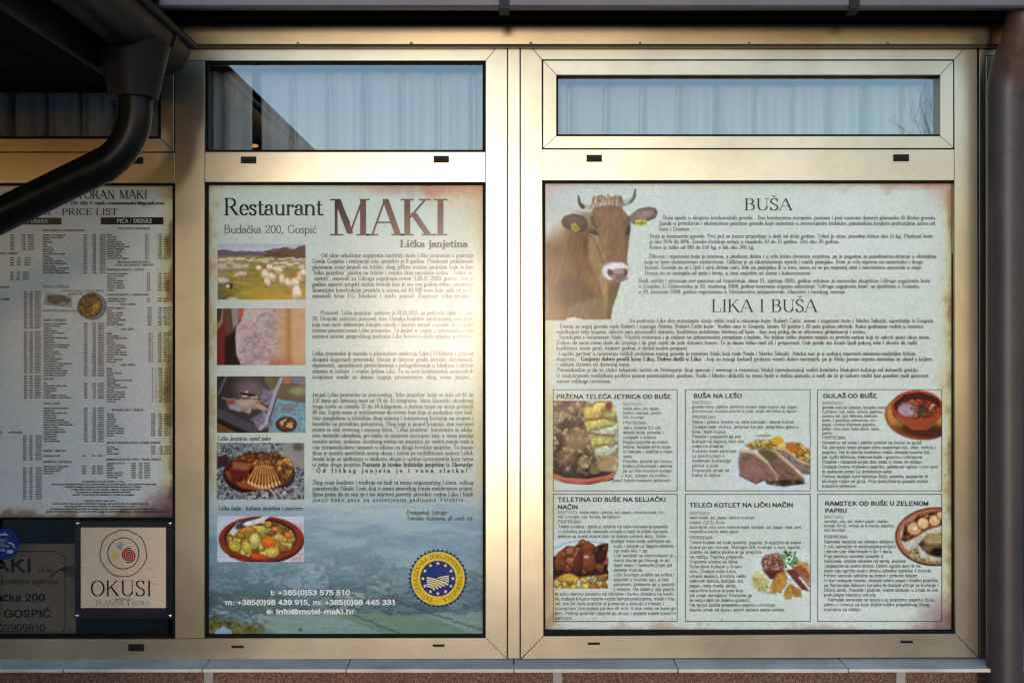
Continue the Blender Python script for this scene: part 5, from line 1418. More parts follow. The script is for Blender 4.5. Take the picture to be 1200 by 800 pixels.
# =================================================================== the cow poster
p3 = thing('poster', 'wide pale poster with a brown cow at top left and six framed recipes', 'poster', P(878, 743, 0), 'printed posters in the windows')
sheet(p3, R3, paper3, 1.2, Z0)
ik = Ink(); ik.line('BUŠA', 872, 246.4, 13.6, HEAD, x1=928.5, kr=(.6, 1.5)); ik.build('heading', Z2, M['ink_soft'], p3)
ik = Ink(); ik.line('LIKA I BUŠA', 833.5, 365.4, 14.4, HEAD, x1=957.5, kr=(.6, 1.5)); ik.build('heading', Z2, M['ink_soft'], p3)
K3 = M['ink_mid']
para(p3, [(257.2, 777, 'Buša spada u skupinu kratkorožnih goveda - Bos brachyceros europeus, poznata i pod nazivom domaće planinsko ili ilirsko govedo.', 1097), (263.7, 772, 'Spada u primitivne i ekstenzivne pasmine goveda koje nalazimo u nerazvijenim brdskim, planinskim krajkim područjima južno od', 1096), (270.3, 772, 'Save i Dunava.', 809)], 0, 4.5, BODY, K3)
para(p3, [(278.7, 761.5, 'Buša je kasnozrelo govedo. Prvi put se junice pripuštaju u dobi od dvije godine. Telad je sitna, porodne težine oko 15 kg. Plodnost buše', 1093), (285.2, 761, 'je oko 85% do 90%. Ženske životinje ostaju u rasplodu 10 do 12 godina. Živi oko 20 godina.', 984), (291.8, 761, 'Krava je teška od 180 do 250 kg, a bik oko 300 kg.', 884)], 0, 4.5, BODY, K3)
para(p3, [(302.4, 760, 'Žilavost i otpornost buše je iznimna, a plodnost dobra i u vrlo lošim životnim uvjetima, pa je pogodna za pojedinačno držanje u obiteljima', 1097.5), (308.9, 755.5, 'koja se bave ekstenzivnim stočarstvom. Odlična je za iskorištavanje strmih i malih pašnjaka. Buša je vrlo otporna na nametnike i druge', 1081.5), (315.4, 755.5, 'bolesti. Goveda su se i ljeti i zimi držala vani, bile na pašnjaku ili u toru, samo su se po najvećoj zimi i nevremenu zatvarala u staje.', 1080.5), (322, 755.5, 'Hrana im se sastojala od paše i brsta, a zimi najčešće od slame i kukuruzovine.', 951)], 0, 4.5, BODY, K3)
para(p3, [(331, 748.5, 'Radi zaštite i očuvanja ove pasmine od izumiranja, dana 21. siječnja 2005. godine održana je osnivačka skupština Udruge uzgajivača buše', 1090), (337.4, 748.5, 'u Gospiću. U Dubrovniku je 20. studenog 2008. godine osnovano uzgojno udruženje "Udruga uzgajivača buše" sa sjedištem u Gospiću,', 1078), (343.9, 748.5, 'a 29. prosinca 2008. godine registrirano u Ministarstvu poljoprivrede, ribarstva i ruralnog razvoja.', 991.5)], 0, 4.5, BODY, K3)
para(p3, [(377.8, 737, 'Na području Like dva entuzijasta ulažu veliki trud u očuvanje buše: Robert Čačić, mesar i uzgajivač buše i Marko Sekulić, ugostitelja iz Gospića,', 1095), (384.3, 656, 'Farmu za uzgoj goveda vode Robert i supruga Alenka. Robert Čačić kaže: "Rođen sam iz Gospića. Imam 42 godine i 20 sam godina obrtnik. Kako godinama radim u mesnici,', 1083),
          (390.7, 652, 'osluškujući želje kupaca, odlučio sam proizvoditi domaću, kvalitetnu autohtonu teletinu od buše - kao svoj prilog da se othrvamo globalizaciji i uvozu.', 1015), (397, 655, 'Surađujem s restoranom Maki. Vlasnik restorana i ja radimo na jednostavnim receptima s bušom. Ne želimo teško složene umake ni previše začina koji će sakriti pravi okus mesa.', 1090),
          (403.5, 652, 'Želimo da samo meso dođe do izražaja i da gost osjeti da jede domaću hranu. To je danas teško naći ali i prepoznati. Dok prođe sto tisuća ljudi pokraj tebe i shvate da radiš', 1075), (409.8, 652, 'kvalitetno, može proći trideset godina, a dotad možeš propasti.', 806.5)], 0, 4.5, BODY, M['ink_soft'])
para(p3, [(416.3, 655, 'Logički partner u rješavanju velikih problema malog goveda je restoran Maki koji vode Nada i Marko Sekulić. Marko nas je u zadnjoj reportaži oduševio najboljim ličkim', 1073), (422.6, 652, 'elegancem. "', 679), (422.6, 823, '"; koji su mnogi (nekad) prolazni vozači dobro razumjeli, pa je Maki postao mjesto sastanka za objed s kaljem', 1092.5), (428.8, 652, 'i velikim štrisem od domaćeg mesa.', 739)], 0, 4.5, BODY, M['ink_soft'])
para(p3, [(422.6, 680.5, 'Umjesto dobro prošli kroz Liku, Dobro došli u Liku', 822)], 0, 4.6, BOLD, M['ink'], 'quotation')
para(p3, [(435.3, 653, 'Paradoksalno je da su stalni talijanski turisti za Međugorje (koji spavaju i večeraju u restoranu Maki) vjerodostojniji vodiči kvalitetu Makijeve kuhinje od domaćih gostiju.', 1077), (442, 652, 'U mukotrpnom medijskom probiru prema potencijalnim gostima, Nada i Marko uključili su meso buše u stalnu ponudu u nadi da će je uskoro raditi kao posebni mali gourmet', 1088), (448.5, 652, 'corner velikoga restorana.', 716)], 0, 4.5, BODY, M['ink_soft'])

# --- cow
cv = Cv((638.2, 214, 776, 377.5), .6, 636, 215, 4.85, paper3)
bgc = cv.c.copy()
cv.mix(cv.m_poly([(-40, -20), (420, -20), (300, 70), (200, 130), (-40, 135)], 90) * .55, (196, 206, 216))
cv.mix(cv.m_poly([(-40, -20), (60, -20), (40, 110), (-40, 100)], 60) * .45, (212, 176, 170))
cv.line([(-40, 131), (110, 131), (190, 138)], 3, (176, 186, 190), soft=3, a=.7)
body = cv.m_poly([(-40, 138), (150, 140), (300, 170), (420, 520), (442, 566), (420, 640), (398, 700), (386, 771), (235, 772), (176, 757), (136, 765), (128, 777), (-40, 777)], 6)
cv.mix(body, (204, 206, 196))
X, Y = cv.X, cv.Y
warm = np.clip((X * .55 + Y * .75 - 190) / 150, 0, 1)
cv.mix(body * sm(0, 1, warm) * .98, (168, 116, 70))
cv.mix(body * sm(.35, .75, fbm(X / 120, Y / 160, 5)) * sm(240, 420, Y) * .7, (132, 80, 46))
cv.mix(body * cv.m_poly([(150, 250), (262, 250), (262, 420), (230, 560), (180, 600), (150, 420)], 50) * .7, (142, 84, 46))
cv.mix(body * cv.m_poly([(60, 600), (150, 520), (230, 560), (300, 640), (170, 690), (90, 680)], 50) * .8, (94, 54, 32))
for a, b in (((250, 330), (258, 480)), ((228, 300), (246, 440)), ((210, 480), (200, 620)), ((265, 380), (320, 560)), ((320, 560), (345, 700))): cv.mix(body * cv.m_line([a, b], 12, 6, 12) * .55, (104, 62, 36))
cv.mix(body * cv.m_poly([(262, 300), (300, 330), (345, 470), (380, 600), (365, 765), (345, 760), (345, 640), (300, 520), (262, 420)], 22) * .85, (206, 178, 130))
cv.mix(body * cv.m_poly([(130, 740), (170, 690), (300, 650), (345, 660), (350, 765), (235, 770), (176, 757)], 26) * .85, (164, 146, 112))
cv.mix(body * cv.m_poly([(375, 580), (440, 570), (418, 640), (396, 700), (388, 771), (360, 770), (375, 660)], 14) * .9, (122, 94, 62))
cv.mix(body * cv.m_poly([(-40, 690), (90, 690), (130, 777), (-40, 777)], 40) * .5, (190, 140, 90))
cv.grain(body * sm(200, 330, Y), .22, 10, 60, 7, 3, 12)
# ears
e = cv.m_poly([(105, 215), (120, 188), (170, 172), (230, 185), (260, 228), (252, 266), (205, 282), (150, 266), (116, 246)], 7); cv.mix(e, (84, 60, 48)); cv.mix(e * cv.m_ell(190, 215, 50, 26, 10, .8), (128, 92, 74)); cv.grain(e, .25, 14, 8, 5)
e = cv.m_poly([(488, 188), (540, 147), (600, 134), (640, 140), (653, 166), (640, 196), (590, 216), (520, 234), (496, 216)], 7); cv.mix(e, (124, 102, 92)); cv.mix(e * cv.m_line([(540, 150), (600, 136), (645, 146), (648, 180), (600, 212)], 16, 22, 12), (88, 80, 74)); cv.mix(e * cv.m_ell(575, 175, 44, 20, -10, .9), (150, 122, 114)); cv.grain(e, .25, 16, 8, 6)
# horns
cv.line([(275, 138), (232, 132), (212, 112), (203, 74)], 36, (186, 178, 152), 12, 5); cv.line([(228, 134), (210, 114), (202, 72)], 24, (54, 50, 48), 8, 6); cv.line([(222, 116), (214, 104)], 6, (140, 130, 116), soft=5)
cv.line([(430, 118), (486, 108), (516, 84), (526, 36)], 44, (158, 160, 156), 9, 5); cv.line([(500, 100), (522, 74), (526, 36)], 22, (74, 78, 82), 8, 8); cv.line([(440, 112), (490, 98), (512, 78)], 10, (206, 206, 200), 6, 8)
# head
hd_ = cv.m_poly([(262, 180), (292, 138), (370, 122), (440, 130), (482, 180), (499, 232), (494, 300), (484, 380), (478, 440), (492, 490), (488, 532), (440, 562), (385, 557), (342, 524), (338, 492), (352, 452), (330, 390), (300, 320), (270, 292), (256, 240)], 6)
cv.mix(hd_, (176, 128, 94)); cv.mix(hd_ * cv.m_ell(385, 210, 90, 80, 0, .9) * .8, (190, 142, 110)); cv.mix(hd_ * cv.m_poly([(268, 300), (320, 310), (350, 400), (356, 460), (330, 400), (290, 340)], 16) * .9, (214, 190, 154))
cv.mix(hd_ * cv.m_ell(350, 360, 40, 70, -12, .9) * .6, (196, 156, 120)); cv.mix(hd_ * cv.m_poly([(455, 200), (500, 230), (490, 380), (470, 440), (460, 320)], 24) * .6, (128, 88, 62)); cv.mix(hd_ * cv.m_ell(410, 330, 34, 110, 4, .9) * .4, (164, 112, 84))
cv.grain(hd_, .2, 9, 26, 9, 3, 8)
cv.poly([(262, 160), (290, 140), (268, 240), (256, 240)], (200, 190, 160), 12, .7)
cv.line([(280, 196), (286, 222), (304, 252)], 16, (74, 60, 52), 7, 8, .85); cv.line([(488, 190), (496, 240)], 12, (80, 62, 52), 6, 8, .8)
cv.ell(290, 280, 30, 20, (150, 112, 92), 25, .4); cv.ell(288, 278, 25, 13, (40, 28, 26), 25, .25); cv.ell(294, 298, 30, 6, (212, 178, 156), 22, .7); cv.ell(281, 273, 5, 4, (180, 176, 176), 0, .6)
cv.ell(486, 270, 12, 28, (60, 44, 40), 8, .4); cv.ell(489, 268, 5, 14, (24, 18, 18), 8, .4)
# poll hair
for i in range(46):
    x0 = rs_.uniform(285, 450); y0 = rs_.uniform(62, 80) + abs(x0 - 362) * .12
    x1 = x0 + rs_.uniform(-16, 16) + (x0 - 362) * .12; y1 = y0 + rs_.uniform(34, 64); c = rs_.choice(((172, 134, 100), (140, 102, 72), (186, 150, 116), (118, 86, 62)))
    cv.line([(x0, y0), ((x0 + x1) / 2 + rs_.uniform(-6, 6), (y0 + y1) / 2), (x1, y1)], 10, c, 4, 5, .85)
cv.ell(322, 98, 12, 8, (120, 92, 78), 0, .5, .8)
# muzzle
mz = cv.m_poly([(345, 470), (390, 450), (450, 448), (484, 470), (496, 510), (486, 540), (440, 562), (385, 557), (342, 526), (334, 496)], 12); cv.mix(mz, (214, 216, 224)); cv.ell(410, 470, 60, 20, (230, 230, 236), 0, .8)
cv.poly([(374, 490), (400, 496), (430, 486), (470, 482), (482, 500), (476, 532), (440, 552), (405, 552), (384, 530)], (112, 82, 76), 8); cv.ell(428, 500, 38, 16, (160, 140, 140), 0, .7); cv.ell(384, 508, 15, 22, (62, 40, 40), -20, .4); cv.ell(472, 506, 10, 20, (70, 48, 46), 10, .4); cv.ell(400, 530, 18, 10, (170, 120, 112), 20, .6); cv.line([(386, 552), (430, 560), (480, 540)], 7, (88, 62, 58), soft=6)
# tags
cv.poly([(158, 236), (184, 224), (216, 262), (186, 279), (164, 264)], (206, 184, 60), 4); cv.line([(176, 246), (198, 262)], 6, (120, 100, 40), soft=5); cv.poly([(524, 210), (558, 202), (592, 210), (592, 241), (530, 244)], (206, 198, 70), 4); cv.line([(536, 226), (584, 224)], 9, (130, 120, 44), soft=7); cv.line([(566, 206), (560, 238)], 4, (90, 84, 30), soft=4)
fade = np.minimum(np.minimum(sm(0, 6, cv.px - 638.2), sm(0, 5, 776 - cv.px)), np.minimum(sm(0, 5, cv.py - 214), sm(0, 3, 377.5 - cv.py)))
fade = np.maximum(fade, body * (cv.py < 376.8))
cv.c = cv.c * (1 - np.maximum(body * sm(0, 1, warm), hd_)[..., None] * np.array([.27, .27, .32]) * (1 - mz)[..., None])
cv.c = cv.c * fade[..., None] + bgc * (1 - fade[..., None])
print_mesh('photograph', cv, Z1, p3, 'photo of a brown horned cow with yellow ear tags')

# --- recipe boxes
BX = [(648, 456, 794, 575.2), (803, 456, 949.8, 575.2), (957.8, 456, 1104.2, 575.2), (648, 578.3, 794, 728), (803, 578.3, 950, 728), (958, 578.3, 1104.2, 728)]
ik = Ink()
for b_ in BX: ik.frame(*b_, .75)
ik.build('recipe_borders', Z2 - .0002, M['ink_soft'], p3)
ref = Ink().width('Dodajte celer, mrkvu, peršinov korijen, preprženu glavicu', 0, .3)
XS = 125.5 / (ref * 4.15 / 10)
def recipe(titles, items):
    ik = Ink()
    for t, x, y, x1 in titles: ik.line(t, x, y, 5.6, 1, x1=x1, kr=(.6, 1.4))
    ik.build('recipe_heading', Z2, M['ink'], p3)
    ik = Ink()
    for it in items:
        x, y, st_, lines = it[:4]; sc_ = it[4] if len(it) > 4 else 1.0
        for i, t in enumerate(lines): ik.line(t, x, y + i * st_, 4.15 * sc_, 0, xs=XS, track=.3)
    ik.build('recipe_text', Z2, M['ink_soft'], p3)
SM_ = .9
recipe([('PRŽENA TELEĆA JETRICA OD BUŠE', 652, 467.4, 786.8)], [(730, 475.2, 5.1, ['SASTOJCI:', 'teleća jetra, sol, papar,', 'brašno, češnjak, peršin,', 'lički krumpir'], SM_), (730, 497.3, 5.6, ['PRIPREMA:', 'Jetru izrežite 0,5 cm', 'debele šnite, posolite i', 'uvaljajte u brašno.', 'Naglo popržite sa svake', 'strane, dodajte sitno kosa-', 'ni češnjak i podlijte s malo', 'vode.', 'Posolite, poprite po ukusu,', 'kratko prokuhajte i servira-', 'jte uz lički krumpir kuhan']), (728, 558.9, 5.6, ['u kori, izrezan na kriške i']), (717.6, 564.5, 5.6, ['posut svježe kosanim peršinom'])])
recipe([('BUŠA NA LEŠO', 812.6, 466.5, 869.8)], [(811, 473.2, 5.05, ['SASTOJCI:', 'goveđa rebra i plećka, peršinov korijen, bijeli kupus, sol, papar,', 'pire krumpir, kuhano povrće iz juhe, umak od hrena ili rajčice'], SM_), (811, 490.6, 5.66, ['PRIPREMA:', 'Rebra i plećku izrežite na veće komade i stavite kuhati.', 'Dodajte celer, mrkvu, peršinov korijen, preprženu glavicu', 'luka i bijeli kupus.', 'Posolite i popaprite pa sve', 'kuhajte na laganoj vatri dok', 'meso ne omekša.', 'Kuhano meso servirajte', 'uz pire krumpir s', 'dodatkom kuhanoga', 'povrća iz juhe.', 'Pripremite umak od', 'hrena ili rajčice.'])])
recipe([('GULAŠ OD BUŠE', 964.8, 466.5, 1028.2)], [(963.4, 474, 5.0, ['SASTOJCI:', 'goveđa vratina i plećka, svinjska mast,', 'ružmarin, luk, celer, mrkva, paprika,', 'lovorov list, ljuti feferoni, klekove', 'bobe, 1 grančica ružmarina, sol i', 'papar, crvena mljevena paprika,', 'pelati, crno vino, suhe šljive, njoki,', 'peršin.'], SM_), (963.4, 514.6, 5.66, ['PRIPREMA:', 'Govedinu od vrata i plećke izrežite na kocke za gulaš.', 'Na svinjskoj masti pirjajte sitno nasjeckan luk, celer, mrkvu i', 'papriku. Na to stavite narezano meso, dodajte lovorov list,', 'par ljutih feferona, klekove bobe i grančicu ružmarina.', 'Posolite i nastavite pirjati dok voda iz mesa ne ishlapi.', 'Dodajte crvenu mljevenu papriku, pelate od rajčice i crno vino', 'te nastavite pirjati uz dolijevanje vode.', 'Potkraj dodajte suhe šljive(po želji), posolite, popaprite te', 'skuhajte njoke od griza. Prije posluživanja pospite svježe', 'kosanim peršinom.'])])
recipe([('TELETINA OD BUŠE NA SELJAČKI', 653.6, 587.8, 780.4), ('NAČIN', 653.6, 596.6, 677.6)], [(653.6, 601.8, 5.2, ['SASTOJCI: teleća rebra i plećka, sol, papar, svinjska mast, luk,', 'lički krumpir, ulje, šunka, šampinjoni.'], SM_), (653.6, 613, 5.66, ['PRIPREMA:', 'Teletinu(rebra i plećku) izrežite na veće komade te posolite.', 'U dubokoj posudi rastopite svinjsku mast te pržite komade', 'teletine sa svake strane dok ne dobije rumenu boju. Zatim']), (716, 635.6, 5.66, ['dodajte malo vode, poklopite po-']), (719, 641.3, 5.62, ['sudu i pirjajte uz lagano dodava-', 'nje vode oko 1 sat.', 'Luk narežite na četvrtine(ako je', 'manji stavite ga čitavog) te do-', 'dajte mesu i nastavite pirjati još', 'desetak minuta.', 'Lički krumpir izrežite na kriške i', 'popržite u vrućem ulju, a kad', 'porumeni, prebacite ga u posudu', 's mesom. Na ostatku ulja poprži-']), (650.2, 697.4, 5.66, ['te suhu slaninu izrezanu na režnjeve i šunku izrezanu na kocki-', 'ce, dodajte krupno rezane svježe šampinjone(cijelne, može i čita-', 've), sve još malo popržite te prebacite u posudu s mesom i', 'krumpirom. Sve pirjajte još oko 45 min. ili dok meso ne bude go-', 'tovo. Potkraj posolite i poprite po ukusu i pospite svježe kosanim', 'peršinom.'])])
recipe([('TELEĆI KOTLET NA LIČKI NAČIN', 808, 594.3, 929.8)], [(808, 602.8, 5.2, ['SASTOJCI:', 'teleći kotlet, sol, papar, zlatkin krumpir'], SM_), (808, 613.9, 5.2, ['UMAK OD ŠLJIVA:', 'suhe šljive, crno vino, klekove bobe, bosiljak, sol, papar, med, senf,', 'naranđina korica, demi-glace'], SM_), (808, 631.6, 5.63, ['PRIPREMA:', 'Teleće kotlete od buše posolite, paprite, te popržite sa svake', 'strane po par minuta. Skuhajte lički krumpir u kori, ogulite,', 'izrežite na deblje ploške te ga prepržite', 'na roštilju. Paprika prepecite.', 'Priprema umaka od šljiva:', 'Suhe šljive kuhajte u crnom', 'vinu. Dodajte malo kima,', 'umaka tabasco, klinčiće, nešto', 'klekovih bobica, bosiljak, sol,', 'papar, malo meda, senfa,', 'narančine korice te pred kraj', 'još umak demiglace. Prolijevte ga', 'te reducirajte na željenu gustoću.', 'Na tanjur složite prepečenu papriku i krumpir,', 'stavite umak od šljiva i povrh pečene teleće kotlete.'])])
recipe([('RAMSTEK OD BUŠE U ZELENOM', 966.8, 592.4, 1088.4), ('PAPRU', 966.8, 600.8, 992.6)], [(965.5, 607.2, 5.1, ['SASTOJCI:', 'ramstek, ulje, sol, zeleni papar, maslac,', 'konjak 30 ml, vrhnje za kuhanje, paprika,', 'lički krumpir'], SM_), (965.4, 630.7, 5.66, ['PRIPREMA:', 'Ramstek narežite na odreske debljine', '2 cm, namažite ih senfom(pikantnijim)', 'i stavite ulje. Marinirajte 5 do 7 dana.', 'Prije pečenja ramstek izvadite iz', 'marinade, očistite odreske od senfa, posolite', 'i popaprite sa svake strane. Dobro ugrijte tavu te na', 'malo ulja ispržite svaku stranu odreska otprilike 3 minute.', 'Pečeni odrezak odložite sa strane i prekrite folijom.', 'U tavi rastopite maslac, dodajte zeleni papar i kratko popržite,', 'pa flambirajte čašicom konjaka te dodajte vrhnje za kuhanje i', 'žličicu senfa. Posolite i poprite, vratite odrezak u umak te sve', 'prokuhajte nekoliko minuta.', '   Ramstek servirajte na tanjuru uz poprženu papriku (žutu,', 'zelenu i crvenu) na koju složite kriške prepečenog ličkog', 'krumpira na roštilju.'])])

# --- recipe pictures (units: the enlarged views of each box)
k6 = 1015 / 165.0
cv = Cv((648.6, 469.2, 725.5, 567.6), .5, 640, 450, k6, paper3)
ins = cv.m_poly([(50, 118), (470, 118), (500, 170), (522, 300), (522, 600), (480, 690), (300, 726), (140, 710), (50, 670)], 8)
b0 = cv.c.copy(); cv.mix(ins, (46, 30, 30))
L = cv.m_poly([(50, 118), (300, 118), (300, 300), (330, 430), (360, 560), (330, 660), (50, 620)], 24); cv.cells(ins * L, [(128, 102, 74), (164, 138, 100), (92, 60, 50), (70, 42, 40), (176, 152, 112), (60, 34, 34)], 40, 3, .6); cv.grain(ins * L, .55, 13, None, 4)
for x_, y_, r_ in ((130, 200, 70), (215, 160, 50), (240, 400, 74), (150, 520, 66), (270, 560, 50)): cv.mix(ins * cv.m_ell(x_, y_, r_, r_ * .7, -20, .9) * .45, (186, 164, 122))
cv.mix(ins * cv.m_ell(230, 400, 100, 90, 0, .5) * .6, (156, 136, 98))
cv.mix(ins * cv.m_poly([(300, 118), (520, 118), (522, 620), (400, 600), (320, 400), (270, 260)], 24), (206, 196, 128)); RR = cv.m_poly([(290, 118), (520, 118), (522, 640), (380, 620), (320, 400), (270, 260)], 20)
cv.cells(ins * RR, [(212, 202, 120), (196, 190, 110), (206, 210, 160), (220, 196, 110), (196, 206, 176)], 80, 6, .35, -12, 2.6)
for a in (((280, 260), (480, 240)), ((300, 350), (500, 375)), ((270, 150), (340, 165)), ((400, 190), (470, 200)), ((350, 440), (460, 430)), ((380, 520), (440, 560))): cv.mix(ins * cv.m_line(a, 16, 6, 10) * .8, (140, 84, 44))
cv.mix(ins * cv.m_ell(430, 570, 80, 50, -20, .5) * .8, (176, 130, 100)); cv.mix(ins * cv.m_ell(350, 620, 40, 30, 0, .5), (120, 116, 70)); cv.mix(ins * cv.m_ell(450, 160, 24, 30, 0, .6), (130, 50, 44))
cv.poly([(50, 640), (140, 672), (300, 682), (440, 655), (510, 620), (490, 672), (400, 706), (240, 726), (110, 708), (50, 676)], (190, 110, 84), 6); cv.line([(60, 690), (240, 720), (420, 690)], 14, (150, 74, 58), soft=8)
cv.a = cv.m_poly([(50, 118), (470, 118), (500, 170), (524, 300), (524, 600), (484, 692), (300, 730), (140, 716), (50, 680)], 14); cv.c = b0 * (1 - cv.a[..., None]) + cv.c * cv.a[..., None]
print_mesh('photograph', cv, Z1, p3, 'photo of fried liver with potatoes in a clay dish', cut=.03)

cv = Cv((850, 505, 949.2, 574.4), .5, 795, 450, k6, paper3); b0 = cv.c.copy()
cv.ell(760, 590, 430, 190, (206, 218, 230), soft=.06); cv.line([(350, 690), (440, 750), (560, 780)], 6, (150, 160, 170), soft=6); cv.ell(610, 370, 60, 8, (150, 120, 100), soft=.5)
cv.cells(cv.m_poly([(480, 440), (560, 400), (700, 400), (760, 420), (870, 420), (960, 480), (960, 580), (800, 520), (640, 470), (520, 470)], 20), [(206, 176, 90), (196, 150, 60), (220, 196, 120), (180, 124, 50), (212, 180, 110)], 56, 4, .4)
cv.ell(715, 408, 42, 32, (206, 166, 50), soft=.2); cv.ell(820, 460, 50, 36, (180, 110, 40), soft=.4)
def slice_(pts, c, crust):
    m = cv.m_poly([(x, y) for x, y in pts], 8); cv.mix(m, c); cv.grain(m, .2, 60, 14, int(pts[0][0]), 3, 40); cv.line(crust, 22, (196, 176, 130), 16, 8); cv.line([(x + 10, y + 16) for x, y in crust], 7, (110, 80, 60), soft=8, a=.6)
slice_([(680, 455), (760, 460), (860, 540), (950, 580), (950, 650), (900, 650), (800, 560)], (136, 112, 106), [(690, 458), (770, 470), (860, 550), (945, 580)])
slice_([(560, 470), (680, 470), (790, 570), (900, 670), (900, 720), (740, 730), (650, 560)], (120, 94, 76), [(570, 470), (690, 480), (800, 580), (905, 680)])
cv.ell(640, 500, 70, 36, (84, 84, 44), 30, .7, .8)
slice_([(440, 480), (540, 490), (640, 560), (720, 668), (700, 690), (610, 690), (560, 720), (440, 650), (430, 560)], (130, 98, 88), [(450, 478), (540, 495), (640, 570), (715, 665)])
cv.mix(cv.m_ell(540, 600, 70, 50, 30, .9) * .5, (160, 112, 106)); cv.line([(440, 655), (560, 715), (610, 690)], 12, (94, 66, 44), soft=8); cv.cells(cv.m_poly([(620, 690), (900, 690), (915, 715), (760, 738), (640, 720)], 14) * .9, [(60, 46, 34), (96, 70, 46), (40, 30, 24)], 24, 8)
cv.grain(cv.m_poly([(430, 480), (950, 460), (950, 730), (430, 730)], 20), .18, 12, None, 3)
cv.a = np.maximum(cv.m_ell(770, 585, 420, 195, 0, .5), cv.m_ell(710, 450, 280, 95, 0, .4)) * np.clip((cv.X - 330) / 120, 0, 1); cv.c = b0 * (1 - cv.a[..., None]) + cv.c * cv.a[..., None]
print_mesh('photograph', cv, Z1, p3, 'photo of sliced boiled beef with potatoes', cut=.02)

cv = Cv((1035.4, 456.6, 1103.6, 516), .5, 955, 450, k6, paper3); b0 = cv.c.copy()
cv.ell(745, 235, 245, 165, (150, 96, 44), 8, .04); cv.ell(740, 225, 220, 140, (190, 134, 66), 8, .1); cv.ell(780, 330, 190, 60, (70, 34, 22), 6, .6)
cv.poly([(552, 170), (560, 230), (620, 290), (700, 330), (800, 330), (870, 290), (915, 220), (915, 160)], (150, 70, 42), 6); cv.poly([(552, 180), (580, 240), (700, 330), (640, 320)], (70, 30, 24), 16, .8); cv.ell(600, 270, 50, 30, (170, 120, 60), 30, .8, .5)
cv.ell(735, 155, 185, 112, (170, 56, 44), soft=.05); cv.ell(737, 152, 168, 96, (60, 20, 20), soft=.08)
m = cv.m_ell(745, 180, 148, 72, 0, .1); cv.cells(m, [(150, 64, 48), (176, 84, 60), (120, 44, 40), (196, 120, 90), (90, 40, 36)], 34, 5, .5); cv.mix(m * cv.m_ell(650, 190, 70, 50, 0, .7) * .8, (180, 170, 190)); cv.line([(700, 150), (860, 140)], 10, (90, 60, 50), soft=8, a=.7); cv.ell(850, 150, 10, 8, (240, 200, 190)); cv.line([(570, 130), (640, 70), (760, 50), (880, 90)], 9, (206, 96, 78), soft=6, a=.8)
for i in range(14): cv.ell(rs_.uniform(690, 860), rs_.uniform(170, 235), 10, 7, (60, 70, 36), soft=.6)
cv.a = np.maximum(cv.m_ell(745, 238, 250, 170, 8, .06), cv.m_ell(735, 160, 190, 120, 0, .06)); cv.c = b0 * (1 - cv.a[..., None]) + cv.c * cv.a[..., None]
print_mesh('photograph', cv, Z1, p3, 'photo of goulash in a red bowl on a brown saucer', cut=.02)

k4 = 800 / 165.0
cv = Cv((648.5, 631.5, 713, 689.3), .5, 640, 575, k4, paper3); b0 = cv.c.copy(); cv.fill((206, 220, 228))
cv.line([(40, 330), (110, 296), (200, 280), (350, 298)], 4, (120, 140, 160), soft=3)
m = cv.m_poly([(40, 370), (90, 330), (180, 300), (215, 276), (270, 310), (350, 300), (350, 560), (40, 560)], 8, 20, 40); cv.mix(m, (52, 24, 22)); cv.cells(m * sm(500, 440, cv.Y), [(110, 54, 32), (140, 74, 40), (84, 36, 28), (70, 26, 24), (160, 96, 60)], 52, 3, .6); cv.grain(m, .4, 24, 12, 5)
for x, y, rx, ry, c in ((235, 320, 40, 36, (124, 62, 36)), (240, 400, 50, 60, (130, 66, 44)), (80, 410, 36, 40, (120, 66, 46)), (180, 410, 28, 60, (96, 44, 34)), (230, 375, 16, 10, (206, 176, 156)), (310, 370, 34, 40, (60, 28, 26))): cv.chunk(x, y, rx, ry, c, 10)
cv.cells(cv.m_poly([(40, 500), (100, 470), (200, 490), (350, 470), (350, 560), (40, 560)], 12), [(206, 180, 110), (190, 150, 64), (222, 206, 160), (170, 120, 60), (216, 190, 84)], 36, 6, .45)
cv.ell(130, 490, 40, 22, (206, 170, 60), 0, .4)
print_mesh('photograph', cv, Z1, p3, 'photo of roasted veal pieces on potatoes')

cv = Cv((880, 643, 949.4, 703), .5, 795, 575, k4, paper3); b0 = cv.c.copy()
cv.ell(620, 470, 215, 150, (212, 226, 222), soft=.08); cv.line([(440, 390), (560, 344), (750, 340)], 4, (186, 198, 196), soft=4)
cv.ell(460, 510, 50, 50, (204, 190, 110), 0, .9, .7); cv.cells(cv.m_poly([(420, 480), (560, 560), (560, 590), (430, 570)], 16) * .6, [(206, 190, 110), (190, 170, 80)], 24, 2)
cv.poly([(470, 400), (500, 360), (570, 350), (600, 390), (600, 450), (540, 460), (480, 450)], (150, 100, 84), 8); cv.cells(cv.m_ell(535, 405, 62, 50, 10, .2), [(176, 130, 110), (130, 80, 66), (190, 150, 130)], 22, 4); cv.poly([(480, 450), (600, 450), (620, 500), (520, 500)], (96, 44, 34), 10)
for p_, c in (([(525, 540), (560, 470), (605, 455), (615, 520), (580, 575), (540, 570)], (190, 140, 60)), ([(600, 580), (630, 530), (660, 560), (640, 610), (610, 615)], (196, 150, 66)), ([(640, 530), (690, 560), (700, 600), (660, 600)], (180, 130, 56)), ([(690, 440), (740, 470), (750, 520), (700, 500)], (190, 146, 70)), ([(660, 400), (730, 410), (745, 460), (690, 440)], (206, 156, 70))): cv.poly(p_, tuple(int(v * .5) for v in c), 14); cv.poly(p_, c, 9, .9)
cv.poly([(610, 450), (660, 440), (750, 540), (750, 570), (700, 560)], (110, 60, 40), 8); cv.line([(690, 490), (748, 560)], 14, (222, 216, 206), soft=5); cv.poly([(640, 430), (700, 420), (745, 470), (740, 510)], (150, 84, 60), 10)
